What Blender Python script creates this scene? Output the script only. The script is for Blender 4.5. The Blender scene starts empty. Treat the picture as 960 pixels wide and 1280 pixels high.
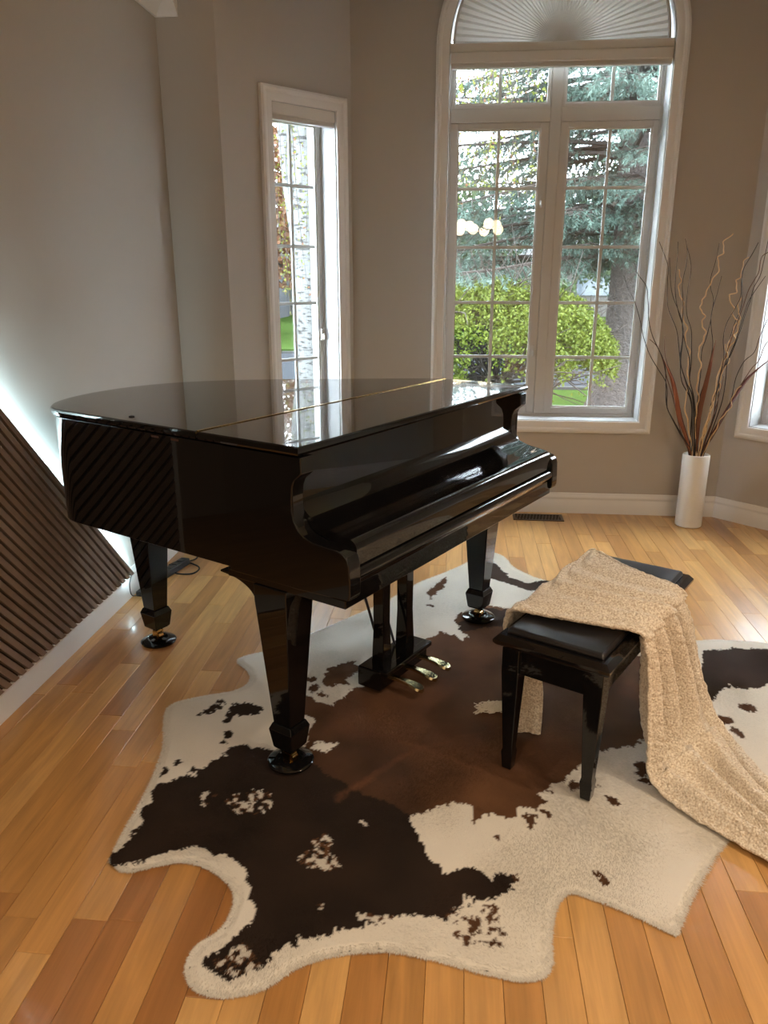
import bpy, bmesh, math, random
import numpy as np
from mathutils import Vector, Matrix
random.seed(7); RNG = np.random.default_rng(11)
scene = bpy.context.scene
COL = scene.collection
PI = math.pi

# ------------------------------------------------------------------ camera
F_PX, PITCH, YAW, CAM_H = 955.0, math.radians(17.2), math.radians(5.5), 1.445
cam_d = bpy.data.cameras.new('camera'); cam = bpy.data.objects.new('camera', cam_d); COL.objects.link(cam)
cam_d.sensor_fit = 'VERTICAL'; cam_d.sensor_height = 36.0; cam_d.lens = 36.0 * F_PX / 1280.0
cam_d.clip_start = 0.02; cam_d.clip_end = 300
cam.location = (0, 0, CAM_H); cam.rotation_euler = (PI / 2 - PITCH, 0, YAW)
scene.camera = cam

# ------------------------------------------------------------------ world (overcast sky), colour management
world = bpy.data.worlds.new('overcast_sky'); scene.world = world; world.use_nodes = True
bg = world.node_tree.nodes['Background']
bg.inputs[0].default_value = (0.80, 0.90, 1.0, 1); bg.inputs[1].default_value = 18.0
vs = scene.view_settings
vs.view_transform = 'Standard'; vs.look = 'None'; vs.gamma = 1.0; vs.use_curve_mapping = False
vs.exposure = 0.36
POT_POWER, POT_COL = 12.5, (1.0, 0.83, 0.63)
LED_STRENGTH, LED_COL = 620.0, (0.60, 0.88, 1.0)

# ------------------------------------------------------------------ pixel helpers (960x1280 frame); distance always from a named surface
def ray(px, py):
    x = (px - 480) / F_PX; y = -(py - 640) / F_PX
    c, s = math.cos(PITCH), math.sin(PITCH)
    X, Y, Z = x, c + y * s, -s + y * c
    return np.array([X * math.cos(YAW) - Y * math.sin(YAW), X * math.sin(YAW) + Y * math.cos(YAW), Z])
ORG = np.array([0, 0, CAM_H])
def atz(px, py, z=0.0): r = ray(px, py); return ORG + (z - CAM_H) / r[2] * r
def aty(px, py, y): r = ray(px, py); return ORG + y / r[1] * r
def proj(p):
    p = np.asarray(p, float) - ORG
    X = p[..., 0] * math.cos(YAW) + p[..., 1] * math.sin(YAW); Y = -p[..., 0] * math.sin(YAW) + p[..., 1] * math.cos(YAW); Z = p[..., 2]
    c, s = math.cos(PITCH), math.sin(PITCH); d = Y * c - Z * s; u = Y * s + Z * c
    return 480 + F_PX * X / d, 640 - F_PX * u / d, d

# ------------------------------------------------------------------ numpy value noise
_P = np.random.default_rng(3).random((64, 64, 64)).astype(np.float32)
def vnoise(p, scale):
    q = np.asarray(p, float) * scale; i = np.floor(q).astype(int); f = q - i; f = f * f * (3 - 2 * f)
    r = 0
    for dx in (0, 1):
        for dy in (0, 1):
            for dz in (0, 1):
                w = (f[..., 0] if dx else 1 - f[..., 0]) * (f[..., 1] if dy else 1 - f[..., 1]) * (f[..., 2] if dz else 1 - f[..., 2])
                r = r + w * _P[(i[..., 0] + dx) & 63, (i[..., 1] + dy) & 63, (i[..., 2] + dz) & 63]
    return r * 2 - 1
def fbm(p, scale, octs=3):
    r = 0; a = 1; t = 0
    for k in range(octs):
        r = r + a * vnoise(np.asarray(p) + 7.3 * k, scale * 2 ** k); t += a; a *= .5
    return r / t

# ------------------------------------------------------------------ materials
MATS = {}
def mat(name, color=(.5, .5, .5), rough=.5, metal=0.0, coat=0.0, coat_r=.03, noise=None, bump=None, spec=.5, emit=None, sheen=0, sub=None):
    """noise=(scale, amount) multiplies the colour a little; bump=(scale, strength, distance)"""
    if name in MATS: return MATS[name]
    m = bpy.data.materials.new(name); m.use_nodes = True; nt = m.node_tree; b = nt.nodes['Principled BSDF']
    b.inputs['Base Color'].default_value = (*color, 1); b.inputs['Roughness'].default_value = rough; b.inputs['Metallic'].default_value = metal
    b.inputs['Coat Weight'].default_value = coat; b.inputs['Coat IOR'].default_value = 1.40; b.inputs['Coat Roughness'].default_value = coat_r; b.inputs['Specular IOR Level'].default_value = spec
    if sheen: b.inputs['Sheen Weight'].default_value = sheen; b.inputs['Sheen Roughness'].default_value = .5
    if emit: b.inputs['Emission Color'].default_value = (*emit[0], 1); b.inputs['Emission Strength'].default_value = emit[1]
    tc = nt.nodes.new('ShaderNodeTexCoord')
    if noise:
        n = nt.nodes.new('ShaderNodeTexNoise'); n.inputs['Scale'].default_value = noise[0]; n.inputs['Detail'].default_value = 4
        nt.links.new(tc.outputs['Object'], n.inputs['Vector'])
        mr = nt.nodes.new('ShaderNodeMapRange'); mr.inputs[3].default_value = 1 - noise[1]; mr.inputs[4].default_value = 1 + noise[1]
        nt.links.new(n.outputs['Fac'], mr.inputs[0])
        mx = nt.nodes.new('ShaderNodeVectorMath'); mx.operation = 'SCALE'; mx.inputs[0].default_value = color
        nt.links.new(mr.outputs[0], mx.inputs['Scale']); nt.links.new(mx.outputs[0], b.inputs['Base Color'])
    if bump:
        n2 = nt.nodes.new('ShaderNodeTexNoise'); n2.inputs['Scale'].default_value = bump[0]; n2.inputs['Detail'].default_value = 3
        nt.links.new(tc.outputs['Object'], n2.inputs['Vector'])
        bp = nt.nodes.new('ShaderNodeBump'); bp.inputs['Strength'].default_value = bump[1]; bp.inputs['Distance'].default_value = bump[2]
        nt.links.new(n2.outputs['Fac'], bp.inputs['Height']); nt.links.new(bp.outputs[0], b.inputs['Normal'])
    MATS[name] = m; return m

def attr_mat(name, rough=.6, noise=None, bump=None, trans=0.0, sheen=0):
    """colour comes from the mesh's own 'tint' attribute"""
    m = bpy.data.materials.new(name); m.use_nodes = True; nt = m.node_tree; b = nt.nodes['Principled BSDF']
    b.inputs['Roughness'].default_value = rough; b.inputs['Specular IOR Level'].default_value = .25
    if sheen: b.inputs['Sheen Weight'].default_value = sheen
    a = nt.nodes.new('ShaderNodeAttribute'); a.attribute_name = 'tint'
    nt.links.new(a.outputs['Color'], b.inputs['Base Color'])
    if trans:
        t = nt.nodes.new('ShaderNodeBsdfTranslucent'); nt.links.new(a.outputs['Color'], t.inputs['Color'])
        mx = nt.nodes.new('ShaderNodeMixShader'); mx.inputs[0].default_value = trans
        nt.links.new(b.outputs[0], mx.inputs[1]); nt.links.new(t.outputs[0], mx.inputs[2])
        nt.links.new(mx.outputs[0], nt.nodes['Material Output'].inputs[0])
    MATS[name] = m; return m

def glass_mat():
    m = bpy.data.materials.new('window_glass'); m.use_nodes = True; nt = m.node_tree; nt.nodes.clear()
    o = nt.nodes.new('ShaderNodeOutputMaterial'); t = nt.nodes.new('ShaderNodeBsdfTransparent'); t.inputs[0].default_value = (.985, .992, .99, 1)
    g = nt.nodes.new('ShaderNodeBsdfGlossy'); g.inputs['Roughness'].default_value = 0.0
    lw = nt.nodes.new('ShaderNodeLayerWeight'); lw.inputs[0].default_value = .5; pw = nt.nodes.new('ShaderNodeMath'); pw.operation = 'POWER'; pw.inputs[1].default_value = 5; nt.links.new(lw.outputs['Facing'], pw.inputs[0])
    fr = nt.nodes.new('ShaderNodeMath'); fr.operation = 'MULTIPLY_ADD'; fr.inputs[1].default_value = .96; fr.inputs[2].default_value = .035; nt.links.new(pw.outputs[0], fr.inputs[0])
    mx = nt.nodes.new('ShaderNodeMixShader')
    nt.links.new(fr.outputs[0], mx.inputs[0]); nt.links.new(t.outputs[0], mx.inputs[1]); nt.links.new(g.outputs[0], mx.inputs[2]); nt.links.new(mx.outputs[0], o.inputs[0])
    MATS['glass'] = m; return m

def wood_floor_mat(name, island):
    m = bpy.data.materials.new(name); m.use_nodes = True; nt = m.node_tree; L = nt.links; N = nt.nodes; b = N['Principled BSDF']
    tc = N.new('ShaderNodeTexCoord')
    if island: rnd = N.new('ShaderNodeNewGeometry').outputs['Random Per Island']
    else: rnd = N.new('ShaderNodeObjectInfo').outputs['Random']
    off = N.new('ShaderNodeVectorMath'); off.operation = 'MULTIPLY_ADD'
    cmb = N.new('ShaderNodeCombineXYZ')
    for i in range(3): L.new(rnd, cmb.inputs[i])
    off.inputs[1].default_value = (37, 53, 11)
    L.new(cmb.outputs[0], off.inputs[0]); L.new(tc.outputs['Object'], off.inputs[2])
    mp = N.new('ShaderNodeMapping'); mp.inputs['Scale'].default_value = (16, 1.6, 4); L.new(off.outputs[0], mp.inputs[0])
    n1 = N.new('ShaderNodeTexNoise'); n1.inputs['Scale'].default_value = 1.6; n1.inputs['Detail'].default_value = 6; n1.inputs['Distortion'].default_value = .6; L.new(mp.outputs[0], n1.inputs['Vector'])
    mp2 = N.new('ShaderNodeMapping'); mp2.inputs['Scale'].default_value = (170, 5, 30); L.new(off.outputs[0], mp2.inputs[0])
    n2 = N.new('ShaderNodeTexNoise'); n2.inputs['Scale'].default_value = 1.0; n2.inputs['Detail'].default_value = 3; L.new(mp2.outputs[0], n2.inputs['Vector'])
    cr = N.new('ShaderNodeValToRGB'); e = cr.color_ramp.elements
    e[0].position = 0; e[0].color = (.36, .155, .045, 1); e[1].position = 1; e[1].color = (.64, .365, .132, 1)
    x = cr.color_ramp.elements.new(.45); x.color = (.52, .265, .083, 1)
    x = cr.color_ramp.elements.new(.12); x.color = (.45, .218, .066, 1)
    L.new(rnd, cr.inputs[0])
    mr = N.new('ShaderNodeMapRange'); mr.inputs[1].default_value = .3; mr.inputs[2].default_value = .7; mr.inputs[3].default_value = .80; mr.inputs[4].default_value = 1.14; L.new(n1.outputs['Fac'], mr.inputs[0])
    mr2 = N.new('ShaderNodeMapRange'); mr2.inputs[1].default_value = .3; mr2.inputs[2].default_value = .7; mr2.inputs[3].default_value = .94; mr2.inputs[4].default_value = 1.05; L.new(n2.outputs['Fac'], mr2.inputs[0])
    mm = N.new('ShaderNodeMath'); mm.operation = 'MULTIPLY'; L.new(mr.outputs[0], mm.inputs[0]); L.new(mr2.outputs[0], mm.inputs[1])
    sc = N.new('ShaderNodeVectorMath'); sc.operation = 'SCALE'; L.new(cr.outputs[0], sc.inputs[0]); L.new(mm.outputs[0], sc.inputs['Scale'])
    L.new(sc.outputs[0], b.inputs['Base Color'])
    b.inputs['Roughness'].default_value = .32; b.inputs['Coat Weight'].default_value = .45; b.inputs['Coat Roughness'].default_value = .13
    n3 = N.new('ShaderNodeTexNoise'); n3.inputs['Scale'].default_value = 5.0; L.new(off.outputs[0], n3.inputs['Vector'])
    bp = N.new('ShaderNodeBump'); bp.inputs['Strength'].default_value = .10; bp.inputs['Distance'].default_value = .012
    L.new(n3.outputs['Fac'], bp.inputs['Height']); L.new(bp.outputs[0], b.inputs['Normal']); L.new(bp.outputs[0], b.inputs['Coat Normal'])
    MATS[name] = m; return m

WALL = mat('greige_paint', (.46, .425, .38), .75, noise=(1.5, .02), bump=(260, .06, .001))
CEIL = mat('ceiling_white', (.80, .78, .74), .85)
TRIM = mat('white_trim', (.74, .72, .69), .35, noise=(4, .02))
VINYL = mat('white_vinyl', (.60, .59, .575), .32)
GRILLE = mat('grille_white', (.62, .64, .65), .35)
GLASS = glass_mat()
LACQ = mat('black_lacquer', (.0045, .0042, .0045), .10, coat=1.0, coat_r=.010, spec=.08, bump=(3, .012, .01))
BLACK = mat('black_satin', (.006, .006, .007), .28)
VINYLB = mat('black_vinyl', (.012, .012, .014), .33, bump=(420, .10, .001))
BRASS = mat('polished_brass', (.72, .50, .20), .18, metal=1.0, noise=(30, .08))
PEDAL = mat('pale_brass', (.72, .62, .36), .20, metal=1.0, noise=(40, .1))
REFL = mat('brown_reflection', (.06, .03, .02), .9)
WOODF = wood_floor_mat('maple_plank', False); WOODS = wood_floor_mat('maple_plank_field', True)
GAPM = mat('dark_joint', (.06, .028, .012), .8)
SLATM = mat('walnut_brown_slat', (.20, .145, .112), .55, noise=(30, .12))
SLATB = mat('dark_felt_backing', (.035, .024, .018), .9)
LEDM = mat('led_strip', (1, 1, 1), .5, emit=(LED_COL, LED_STRENGTH))
SHADE = mat('pleated_shade', (.60, .57, .52), .85)
nt = SHADE.node_tree; _t = nt.nodes.new('ShaderNodeBsdfTranslucent'); _t.inputs[0].default_value = (.60, .57, .52, 1); _m = nt.nodes.new('ShaderNodeMixShader'); _m.inputs[0].default_value = .085
nt.links.new(nt.nodes['Principled BSDF'].outputs[0], _m.inputs[1]); nt.links.new(_t.outputs[0], _m.inputs[2]); nt.links.new(_m.outputs[0], nt.nodes['Material Output'].inputs[0])
ROLL = mat('roller_cassette', (.66, .63, .58), .5)
CERAM = mat('white_ceramic', (.74, .72, .68), .55, bump=(90, .10, .003), noise=(60, .03))
VENTM = mat('bronze_register', (.11, .075, .05), .4, metal=.6, noise=(60, .2))
RUBBER = mat('black_rubber', (.012, .012, .013), .5)

# ------------------------------------------------------------------ mesh builder
class MB:
    def __init__(s): s.v = []; s.f = []
    def add(s, vs, fs):
        o = len(s.v); s.v += [tuple(map(float, p)) for p in vs]; s.f += [tuple(o + i for i in f) for f in fs]; return s
    def box(s, x0, x1, y0, y1, z0, z1):
        return s.add([(x0, y0, z0), (x1, y0, z0), (x1, y1, z0), (x0, y1, z0), (x0, y0, z1), (x1, y0, z1), (x1, y1, z1), (x0, y1, z1)],
                     [(0, 3, 2, 1), (4, 5, 6, 7), (0, 1, 5, 4), (1, 2, 6, 5), (2, 3, 7, 6), (3, 0, 4, 7)])
    def prism(s, poly, a, b, axis='z'):
        n = len(poly)
        def P(p, h): return {'z': (p[0], p[1], h), 'x': (h, p[0], p[1]), 'y': (p[0], h, p[1])}[axis]
        vs = [P(p, a) for p in poly] + [P(p, b) for p in poly]
        fs = [tuple(range(n))[::-1], tuple(range(n, 2 * n))] + [(i, (i + 1) % n, n + (i + 1) % n, n + i) for i in range(n)]
        return s.add(vs, fs)
    def loft(s, rings, closed=True, caps=True):
        n = len(rings[0]); vs = [p for r in rings for p in r]; fs = []
        for i in range(len(rings) - 1):
            for j in range(n if closed else n - 1):
                k = (j + 1) % n; fs.append((i * n + j, i * n + k, (i + 1) * n + k, (i + 1) * n + j))
        if caps and closed: fs += [tuple(range(n))[::-1], tuple(range((len(rings) - 1) * n, len(rings) * n))]
        return s.add(vs, fs)
    def lathe(s, prof, n=32, c=(0, 0, 0)):
        return s.loft([[(c[0] + r * math.cos(2 * PI * j / n), c[1] + r * math.sin(2 * PI * j / n), c[2] + z) for j in range(n)] for r, z in prof])
    def tube(s, pts, rad, n=8):
        pts = [Vector(p) for p in pts]; rings = []; N = len(pts); up = Vector((0.3, 0.2, 1)).normalized()
        if isinstance(rad, (int, float)): rad = [rad] * N
        prev = None
        for i, p in enumerate(pts):
            t = (pts[min(i + 1, N - 1)] - pts[max(i - 1, 0)])
            if t.length < 1e-9: t = Vector((0, 0, 1))
            t.normalize()
            if prev is None: a = t.cross(up if abs(t.dot(up)) < .95 else Vector((1, 0, 0)))
            else: a = prev - t * prev.dot(t)
            a.normalize(); prev = a; b = t.cross(a)
            rings.append([tuple(p + (a * math.cos(2 * PI * j / n) + b * math.sin(2 * PI * j / n)) * rad[i]) for j in range(n)])
        return s.loft(rings)
    def build(s, name, material, parent=None, bevel=0, seg=2, smooth=False, angle=35):
        me = bpy.data.meshes.new(name); me.from_pydata(s.v, [], s.f); me.validate()
        bm = bmesh.new(); bm.from_mesh(me); bmesh.ops.recalc_face_normals(bm, faces=bm.faces); bm.to_mesh(me); bm.free()
        return link(name, me, material, parent, bevel, seg, smooth, angle)
def link(name, me, material, parent=None, bevel=0, seg=2, smooth=False, angle=35):
    o = bpy.data.objects.new(name, me); COL.objects.link(o)
    if material and not me.materials: me.materials.append(material)
    if parent: o.parent = parent
    if smooth or bevel:
        me.shade_smooth()
        me.set_sharp_from_angle(angle=math.radians(angle))
    if bevel:
        b = o.modifiers.new('bevel', 'BEVEL'); b.width = bevel; b.segments = seg; b.limit_method = 'ANGLE'; b.angle_limit = math.radians(30); b.harden_normals = True
    return o
def np_mesh(name, verts, faces, tint=None, nper=3):
    """verts (N,3), faces (M,nper), tint per-vertex RGB"""
    me = bpy.data.meshes.new(name); verts = np.asarray(verts, np.float32); faces = np.asarray(faces, np.int32)
    me.vertices.add(len(verts)); me.vertices.foreach_set('co', verts.ravel())
    me.loops.add(faces.size); me.loops.foreach_set('vertex_index', faces.ravel())
    me.polygons.add(len(faces)); me.polygons.foreach_set('loop_start', np.arange(0, faces.size, nper, dtype=np.int32))
    me.update(calc_edges=True)
    if tint is not None:
        a = me.color_attributes.new('tint', 'FLOAT_COLOR', 'POINT')
        a.data.foreach_set('color', np.concatenate([tint, np.ones((len(verts), 1))], 1).astype(np.float32).ravel())
    return me
def tag(o, label=None, cat=None, group=None, kind=None):
    if label: o['label'] = label
    if cat: o['category'] = cat
    if group: o['group'] = group
    if kind: o['kind'] = kind
    return o
def empty(name, loc=(0, 0, 0), rz=0):
    o = bpy.data.objects.new(name, None); COL.objects.link(o); o.location = loc; o.rotation_euler = (0, 0, rz); o.empty_display_size = .1; return o
def copy_tree(o, parent=None):
    c = o.copy(); COL.objects.link(c); c.parent = parent
    for ch in list(o.children): copy_tree(ch, c)
    return c
def catmull(pts, n):
    P = np.array([pts[0], *pts, pts[-1]], float); out = []
    for i in range(1, len(P) - 2):
        t = np.linspace(0, 1, n, endpoint=False)[:, None]
        a, b, c, d = P[i - 1], P[i], P[i + 1], P[i + 2]
        out.append(.5 * ((2 * b) + (c - a) * t + (2 * a - 5 * b + 4 * c - d) * t ** 2 + (3 * b - a - 3 * c + d) * t ** 3))
    return np.concatenate(out + [P[-2][None]])

# ================================================================== ROOM SHELL
XL, YR, YM = -1.512, 4.122, 4.75
CV = (-1.22, YR); MC = (-0.645, YM); RC = (1.615, YM); RE = (2.216, 4.149); XR = 2.62; YB = -4.6
H1, H2 = 2.745, 3.52                                        # ceiling of the room, ceiling of the bay
TH = .26
def frame_of(p, q):
    d = np.array([q[0] - p[0], q[1] - p[1]]); L = np.linalg.norm(d); return math.atan2(d[1], d[0]), L
# walls are built in local coordinates: x along the wall (left to right seen from the room), y outward, z up
def wall(name, p, q, H, opening=None, arch=None, ext=(0, 0)):
    a, L = frame_of(p, q); m = MB(); x0, x1 = -ext[0], L + ext[1]
    if opening:
        o0, o1, z0, z1 = opening
        m.box(x0, o0, 0, TH, 0, H); m.box(o1, x1, 0, TH, 0, H); m.box(o0, o1, 0, TH, 0, z0)
        if arch:
            cx, R = (o0 + o1) / 2, (o1 - o0) / 2
            arc = [(cx + R * math.cos(t), z1 + R * math.sin(t)) for t in np.linspace(PI, 0, 49)]
            for i in range(48):
                m.prism([arc[i], arc[i + 1], (arc[i + 1][0], H), (arc[i][0], H)], 0, TH, 'y')
        else: m.box(o0, o1, 0, TH, z1, H)
    else: m.box(x0, x1, 0, TH, 0, H)
    o = m.build(name, WALL); o.location = (p[0], p[1], 0); o.rotation_euler = (0, 0, a); return tag(o, kind='structure')
MAIN_O = (-.097, 1.103, .59, 2.64); SIDE_O = (.306, .738, .59, 2.315); RIGHT_O = (.145, .577, .59, 2.315)
HY0, HY1 = .50, 1.96                                         # opening to an unlit hall beside the slat panel
wall('wall_left', (XL, YB), (XL, YR), H2, (HY0 - YB, HY1 - YB, -.001, 2.15), ext=(0, TH))
hx0, hx1 = XL - 1.7, XL - TH
c = MB(); c.box(hx0 - .1, hx0, HY0 - .5, HY1 + .3, 0, 2.4); c.box(hx0, hx1, HY0 - .6, HY0 - .5, 0, 2.4); c.box(hx0, hx1, HY1 + .2, HY1 + .3, 0, 2.4); c.box(hx0 - .1, hx1, HY0 - .6, HY1 + .3, 2.4, 2.5)
tag(c.build('wall_hall', WALL), kind='structure')
c = MB(); c.box(hx0 - .1, XL - .021, HY0 - .6, HY1 + .3, -.05, -.001); tag(c.build('floor_hall', WOODS), kind='structure')
wall('wall_left_return', (XL, YR), CV, H2)
wall('wall_bay_left', CV, MC, H2, SIDE_O)
wall('wall_back', MC, RC, H2, (MAIN_O[0] - MC[0], MAIN_O[1] - MC[0], MAIN_O[2], MAIN_O[3]), arch=True)
wall('wall_bay_right', RC, RE, H2, RIGHT_O)
wall('wall_right_return', RE, (XR, RE[1]), H2)
wall('wall_right', (XR, RE[1]), (XR, YB), H2, ext=(TH, 0))
wall('wall_front', (XR, YB), (XL, YB), H2)
c = MB(); c.box(XL, XR, YB, YR - .1, H1, H1 + .06); c.box(XL, XR, YR - .1, YR, H1, H2)
tag(c.build('ceiling', CEIL), kind='structure')
c = MB(); c.prism([(XL, YR - .05), (XR, YR - .05), (RE[0], RE[1]), (RC[0] + .1, RC[1] + .15), (MC[0] - .1, MC[1] + .15), CV], H2, H2 + .06)
tag(c.build('ceiling_bay', CEIL), kind='structure')

# baseboards: one profile swept along each wall
BB = [(0, 0), (.014, 0), (.014, .082), (.011, .088), (.011, .094), (.0135, .100), (.0135, .106), (.007, .118), (.005, .130), (0, .132)]
def baseboard(name, p, q, e0=0, e1=0):
    a, L = frame_of(p, q); m = MB()
    m.loft([[(-e0 * y, -y, z) for y, z in BB], [(L + e1 * y, -y, z) for y, z in BB]])
    o = m.build(name, TRIM, smooth=True, angle=40); o.location = (p[0], p[1], 0); o.rotation_euler = (0, 0, a); tag(o, kind='structure')
k45 = math.tan(PI / 8)
baseboard('baseboard_left', (XL, HY1), (XL, YR), 0, -1)
baseboard('baseboard_left_rear', (XL, YB), (XL, HY0), 0, 0)
baseboard('baseboard_left_return', (XL, YR), CV, -1, k45)
baseboard('baseboard_bay_left', CV, MC, k45, -k45)
baseboard('baseboard_back', MC, RC, -k45, -k45)
baseboard('baseboard_bay_right', RC, RE, -k45, k45)
baseboard('baseboard_right_return', RE, (XR, RE[1]), k45, -1)
baseboard('baseboard_right', (XR, RE[1]), (XR, YB), -1, 0)
# crown moulding along the left wall, turning a short way onto the return
CR = [(0, 2.640), (.012, 2.640), (.018, 2.655), (.030, 2.665), (.062, 2.700), (.080, 2.712), (.086, 2.728), (.100, 2.732), (.100, 2.744), (0, 2.744)]
m = MB()
m.loft([[(XL + y, YB, z) for y, z in CR], [(XL + y, YR - y, z) for y, z in CR]])
m.loft([[(XL + y, YR - y, z) for y, z in CR], [(XL + .115, YR - y, z) for y, z in CR]])
tag(m.build('trim_1', TRIM, smooth=True, angle=40), kind='structure')

# ------------------------------------------------------------------ windows
PROF = [(0, 0), (0, .014), (.010, .018), (.038, .020), (.046, .026), (.058, .028), (.064, .024), (.070, .022), (.072, 0)]
def casing(poly_fn, name, parent):
    """poly_fn(d) -> closed list of (x,z) for the inner edge pushed outward by d"""
    m = MB(); rings = [[(x, -h, z) for x, z in poly_fn(d)] for d, h in PROF]
    n = len(rings[0]); vs = [p for r in rings for p in r]; fs = []
    for i in range(len(rings) - 1):
        for j in range(n): k = (j + 1) % n; fs.append((i * n + j, i * n + k, (i + 1) * n + k, (i + 1) * n + j))
    m.add(vs, fs); return m.build(name, TRIM, parent, smooth=True, angle=25)
def rect_fn(o): return lambda d: [(o[0] - d, o[2] - d), (o[1] + d, o[2] - d), (o[1] + d, o[3] + d), (o[0] - d, o[3] + d)]
def arch_fn(o):
    cx, R = (o[0] + o[1]) / 2, (o[1] - o[0]) / 2
    return lambda d: [(o[0] - d, o[2] - d), (o[1] + d, o[2] - d)] + [(cx + (R + d) * math.cos(t), o[3] + (R + d) * math.sin(t)) for t in np.linspace(0, PI, 49)]
def ring_box(m, x0, x1, z0, z1, w, y0, y1):
    m.box(x0, x0 + w, y0, y1, z0, z1); m.box(x1 - w, x1, y0, y1, z0, z1); m.box(x0 + w, x1 - w, y0, y1, z0, z0 + w); m.box(x0 + w, x1 - w, y0, y1, z1 - w, z1)
GY = .165                                                    # glass plane behind the wall face
MZ = [1.934, 1.607, 1.286, .959]
def sash(parent, x0, x1, z0, z1, gx0, gx1, gz0, gz1, mx, mzs):
    m = MB()
    m.box(x0, gx0, GY - .028, GY + .028, z0, z1); m.box(gx1, x1, GY - .028, GY + .028, z0, z1)
    m.box(gx0, gx1, GY - .028, GY + .028, z0, gz0); m.box(gx0, gx1, GY - .028, GY + .028, gz1, z1)
    s = m.build('sash', VINYL, parent, bevel=.003)
    b = MB(); ring_box(b, gx0 - .001, gx1 + .001, gz0 - .001, gz1 + .001, .009, GY - .020, GY - .004); b.build('glazing_bead', VINYL, s)
    for z in mzs: MB().box(gx0, gx1, GY + .001, GY + .009, z - .009, z + .009).build('muntin', GRILLE, s)
    if mx is not None: MB().box(mx - .009, mx + .009, GY + .0005, GY + .0095, gz0, gz1).build('muntin', GRILLE, s)
    for y in (GY - .003, GY + .012):
        MB().box(gx0 - .004, gx1 + .004, y, y + .003, gz0 - .004, gz1 + .004).build('glass_pane', GLASS, s)
    return s
def jamb(parent, fn, depth=.055):
    m = MB(); a = fn(0); b = fn(-.004); n = len(a)
    m.add([(x, 0, z) for x, z in a] + [(x, .26, z) for x, z in a] + [(x, 0, z) for x, z in b] + [(x, .26, z) for x, z in b],
          [f for j in range(n) for k in [(j + 1) % n] for f in ((2 * n + j, 2 * n + k, 3 * n + k, 3 * n + j), (j, k, 2 * n + k, 2 * n + j))])
    m.build('jamb', mat('jamb_vinyl', (.46, .46, .455), .4), parent)
def handle(parent, x, z):
    h = MB(); h.box(x - .010, x + .010, GY - .040, GY - .028, z - .035, z + .035); h.box(x - .006, x + .006, GY - .058, GY - .040, z - .03, z + .005)
    h.build('lock_lever', VINYL, parent, bevel=.003)
# main window
W1 = empty('window_1', (0, YM, 0)); tag(W1, kind='structure')
casing(arch_fn(MAIN_O), 'casing', W1); jamb(W1, arch_fn(MAIN_O))
m = MB(); a0, a1, b0 = MAIN_O[0], MAIN_O[1], MAIN_O[2]
Y0, Y1 = GY - .035, GY + .05
m.box(a0, -.085, Y0, Y1, b0, 2.64); m.box(1.089, a1, Y0, Y1, b0, 2.64); m.box(-.085, 1.089, Y0, Y1, b0, .611)
m.box(.480, .540, Y0, Y1, .611, 2.64); m.box(-.085, .480, Y0, Y1, 2.282, 2.355); m.box(.540, 1.089, Y0, Y1, 2.282, 2.355)
m.box(-.085, .480, Y0, Y1, 2.625, 2.68); m.box(.540, 1.089, Y0, Y1, 2.625, 2.68)
m.build('frame', VINYL, W1, bevel=.003)
sash(W1, -.084, .479, .612, 2.281, -.040, .431, .650, 2.249, .196, MZ)
sash(W1, .541, 1.088, .612, 2.281, .588, 1.056, .650, 2.249, .826, MZ)
sash(W1, -.084, .479, 2.356, 2.624, -.066, .466, 2.377, 2.610, .193, [])
sash(W1, .541, 1.088, 2.356, 2.624, .560, 1.074, 2.377, 2.610, .820, [])
handle(W1, .458, 1.86); handle(W1, .458, 1.0)
# half-round light and its bar
MB().box(a0, a1, .012, .060, 2.613, 2.657).build('transom_bar', TRIM, W1, bevel=.003)
g = MB(); arc = [(.503 + .595 * math.cos(t), 2.655 + .585 * math.sin(t)) for t in np.linspace(0, PI, 40)]; g.prism(arc, GY + .02, GY + .024, 'y'); g.build('glass_pane', GLASS, W1)
# side windows of the bay
def side_window(name, p, q, o, mirror):
    a, L = frame_of(p, q); W = empty(name, (p[0], p[1], 0), a); tag(W, kind='structure')
    casing(rect_fn(o), 'casing', W); jamb(W, rect_fn(o))
    m = MB(); ring_box(m, o[0], o[1], o[2], o[3], .010, Y0, Y1); m.build('frame', VINYL, W, bevel=.003)
    g0, g1 = (o[0] + .036, o[1] - .036)
    sash(W, o[0] + .0105, o[1] - .0105, o[2] + .0105, o[3] - .0105, g0, g1, .650, 2.255, (g0 + g1) / 2 + (.018 if not mirror else -.018), MZ)
    handle(W, (g1 + .013) if not mirror else (g0 - .013), 1.1)
    return W, a
W2, ang2 = side_window('window_2', CV, MC, SIDE_O, False)
W3, ang3 = side_window('window_3', RC, RE, RIGHT_O, True)

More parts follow.
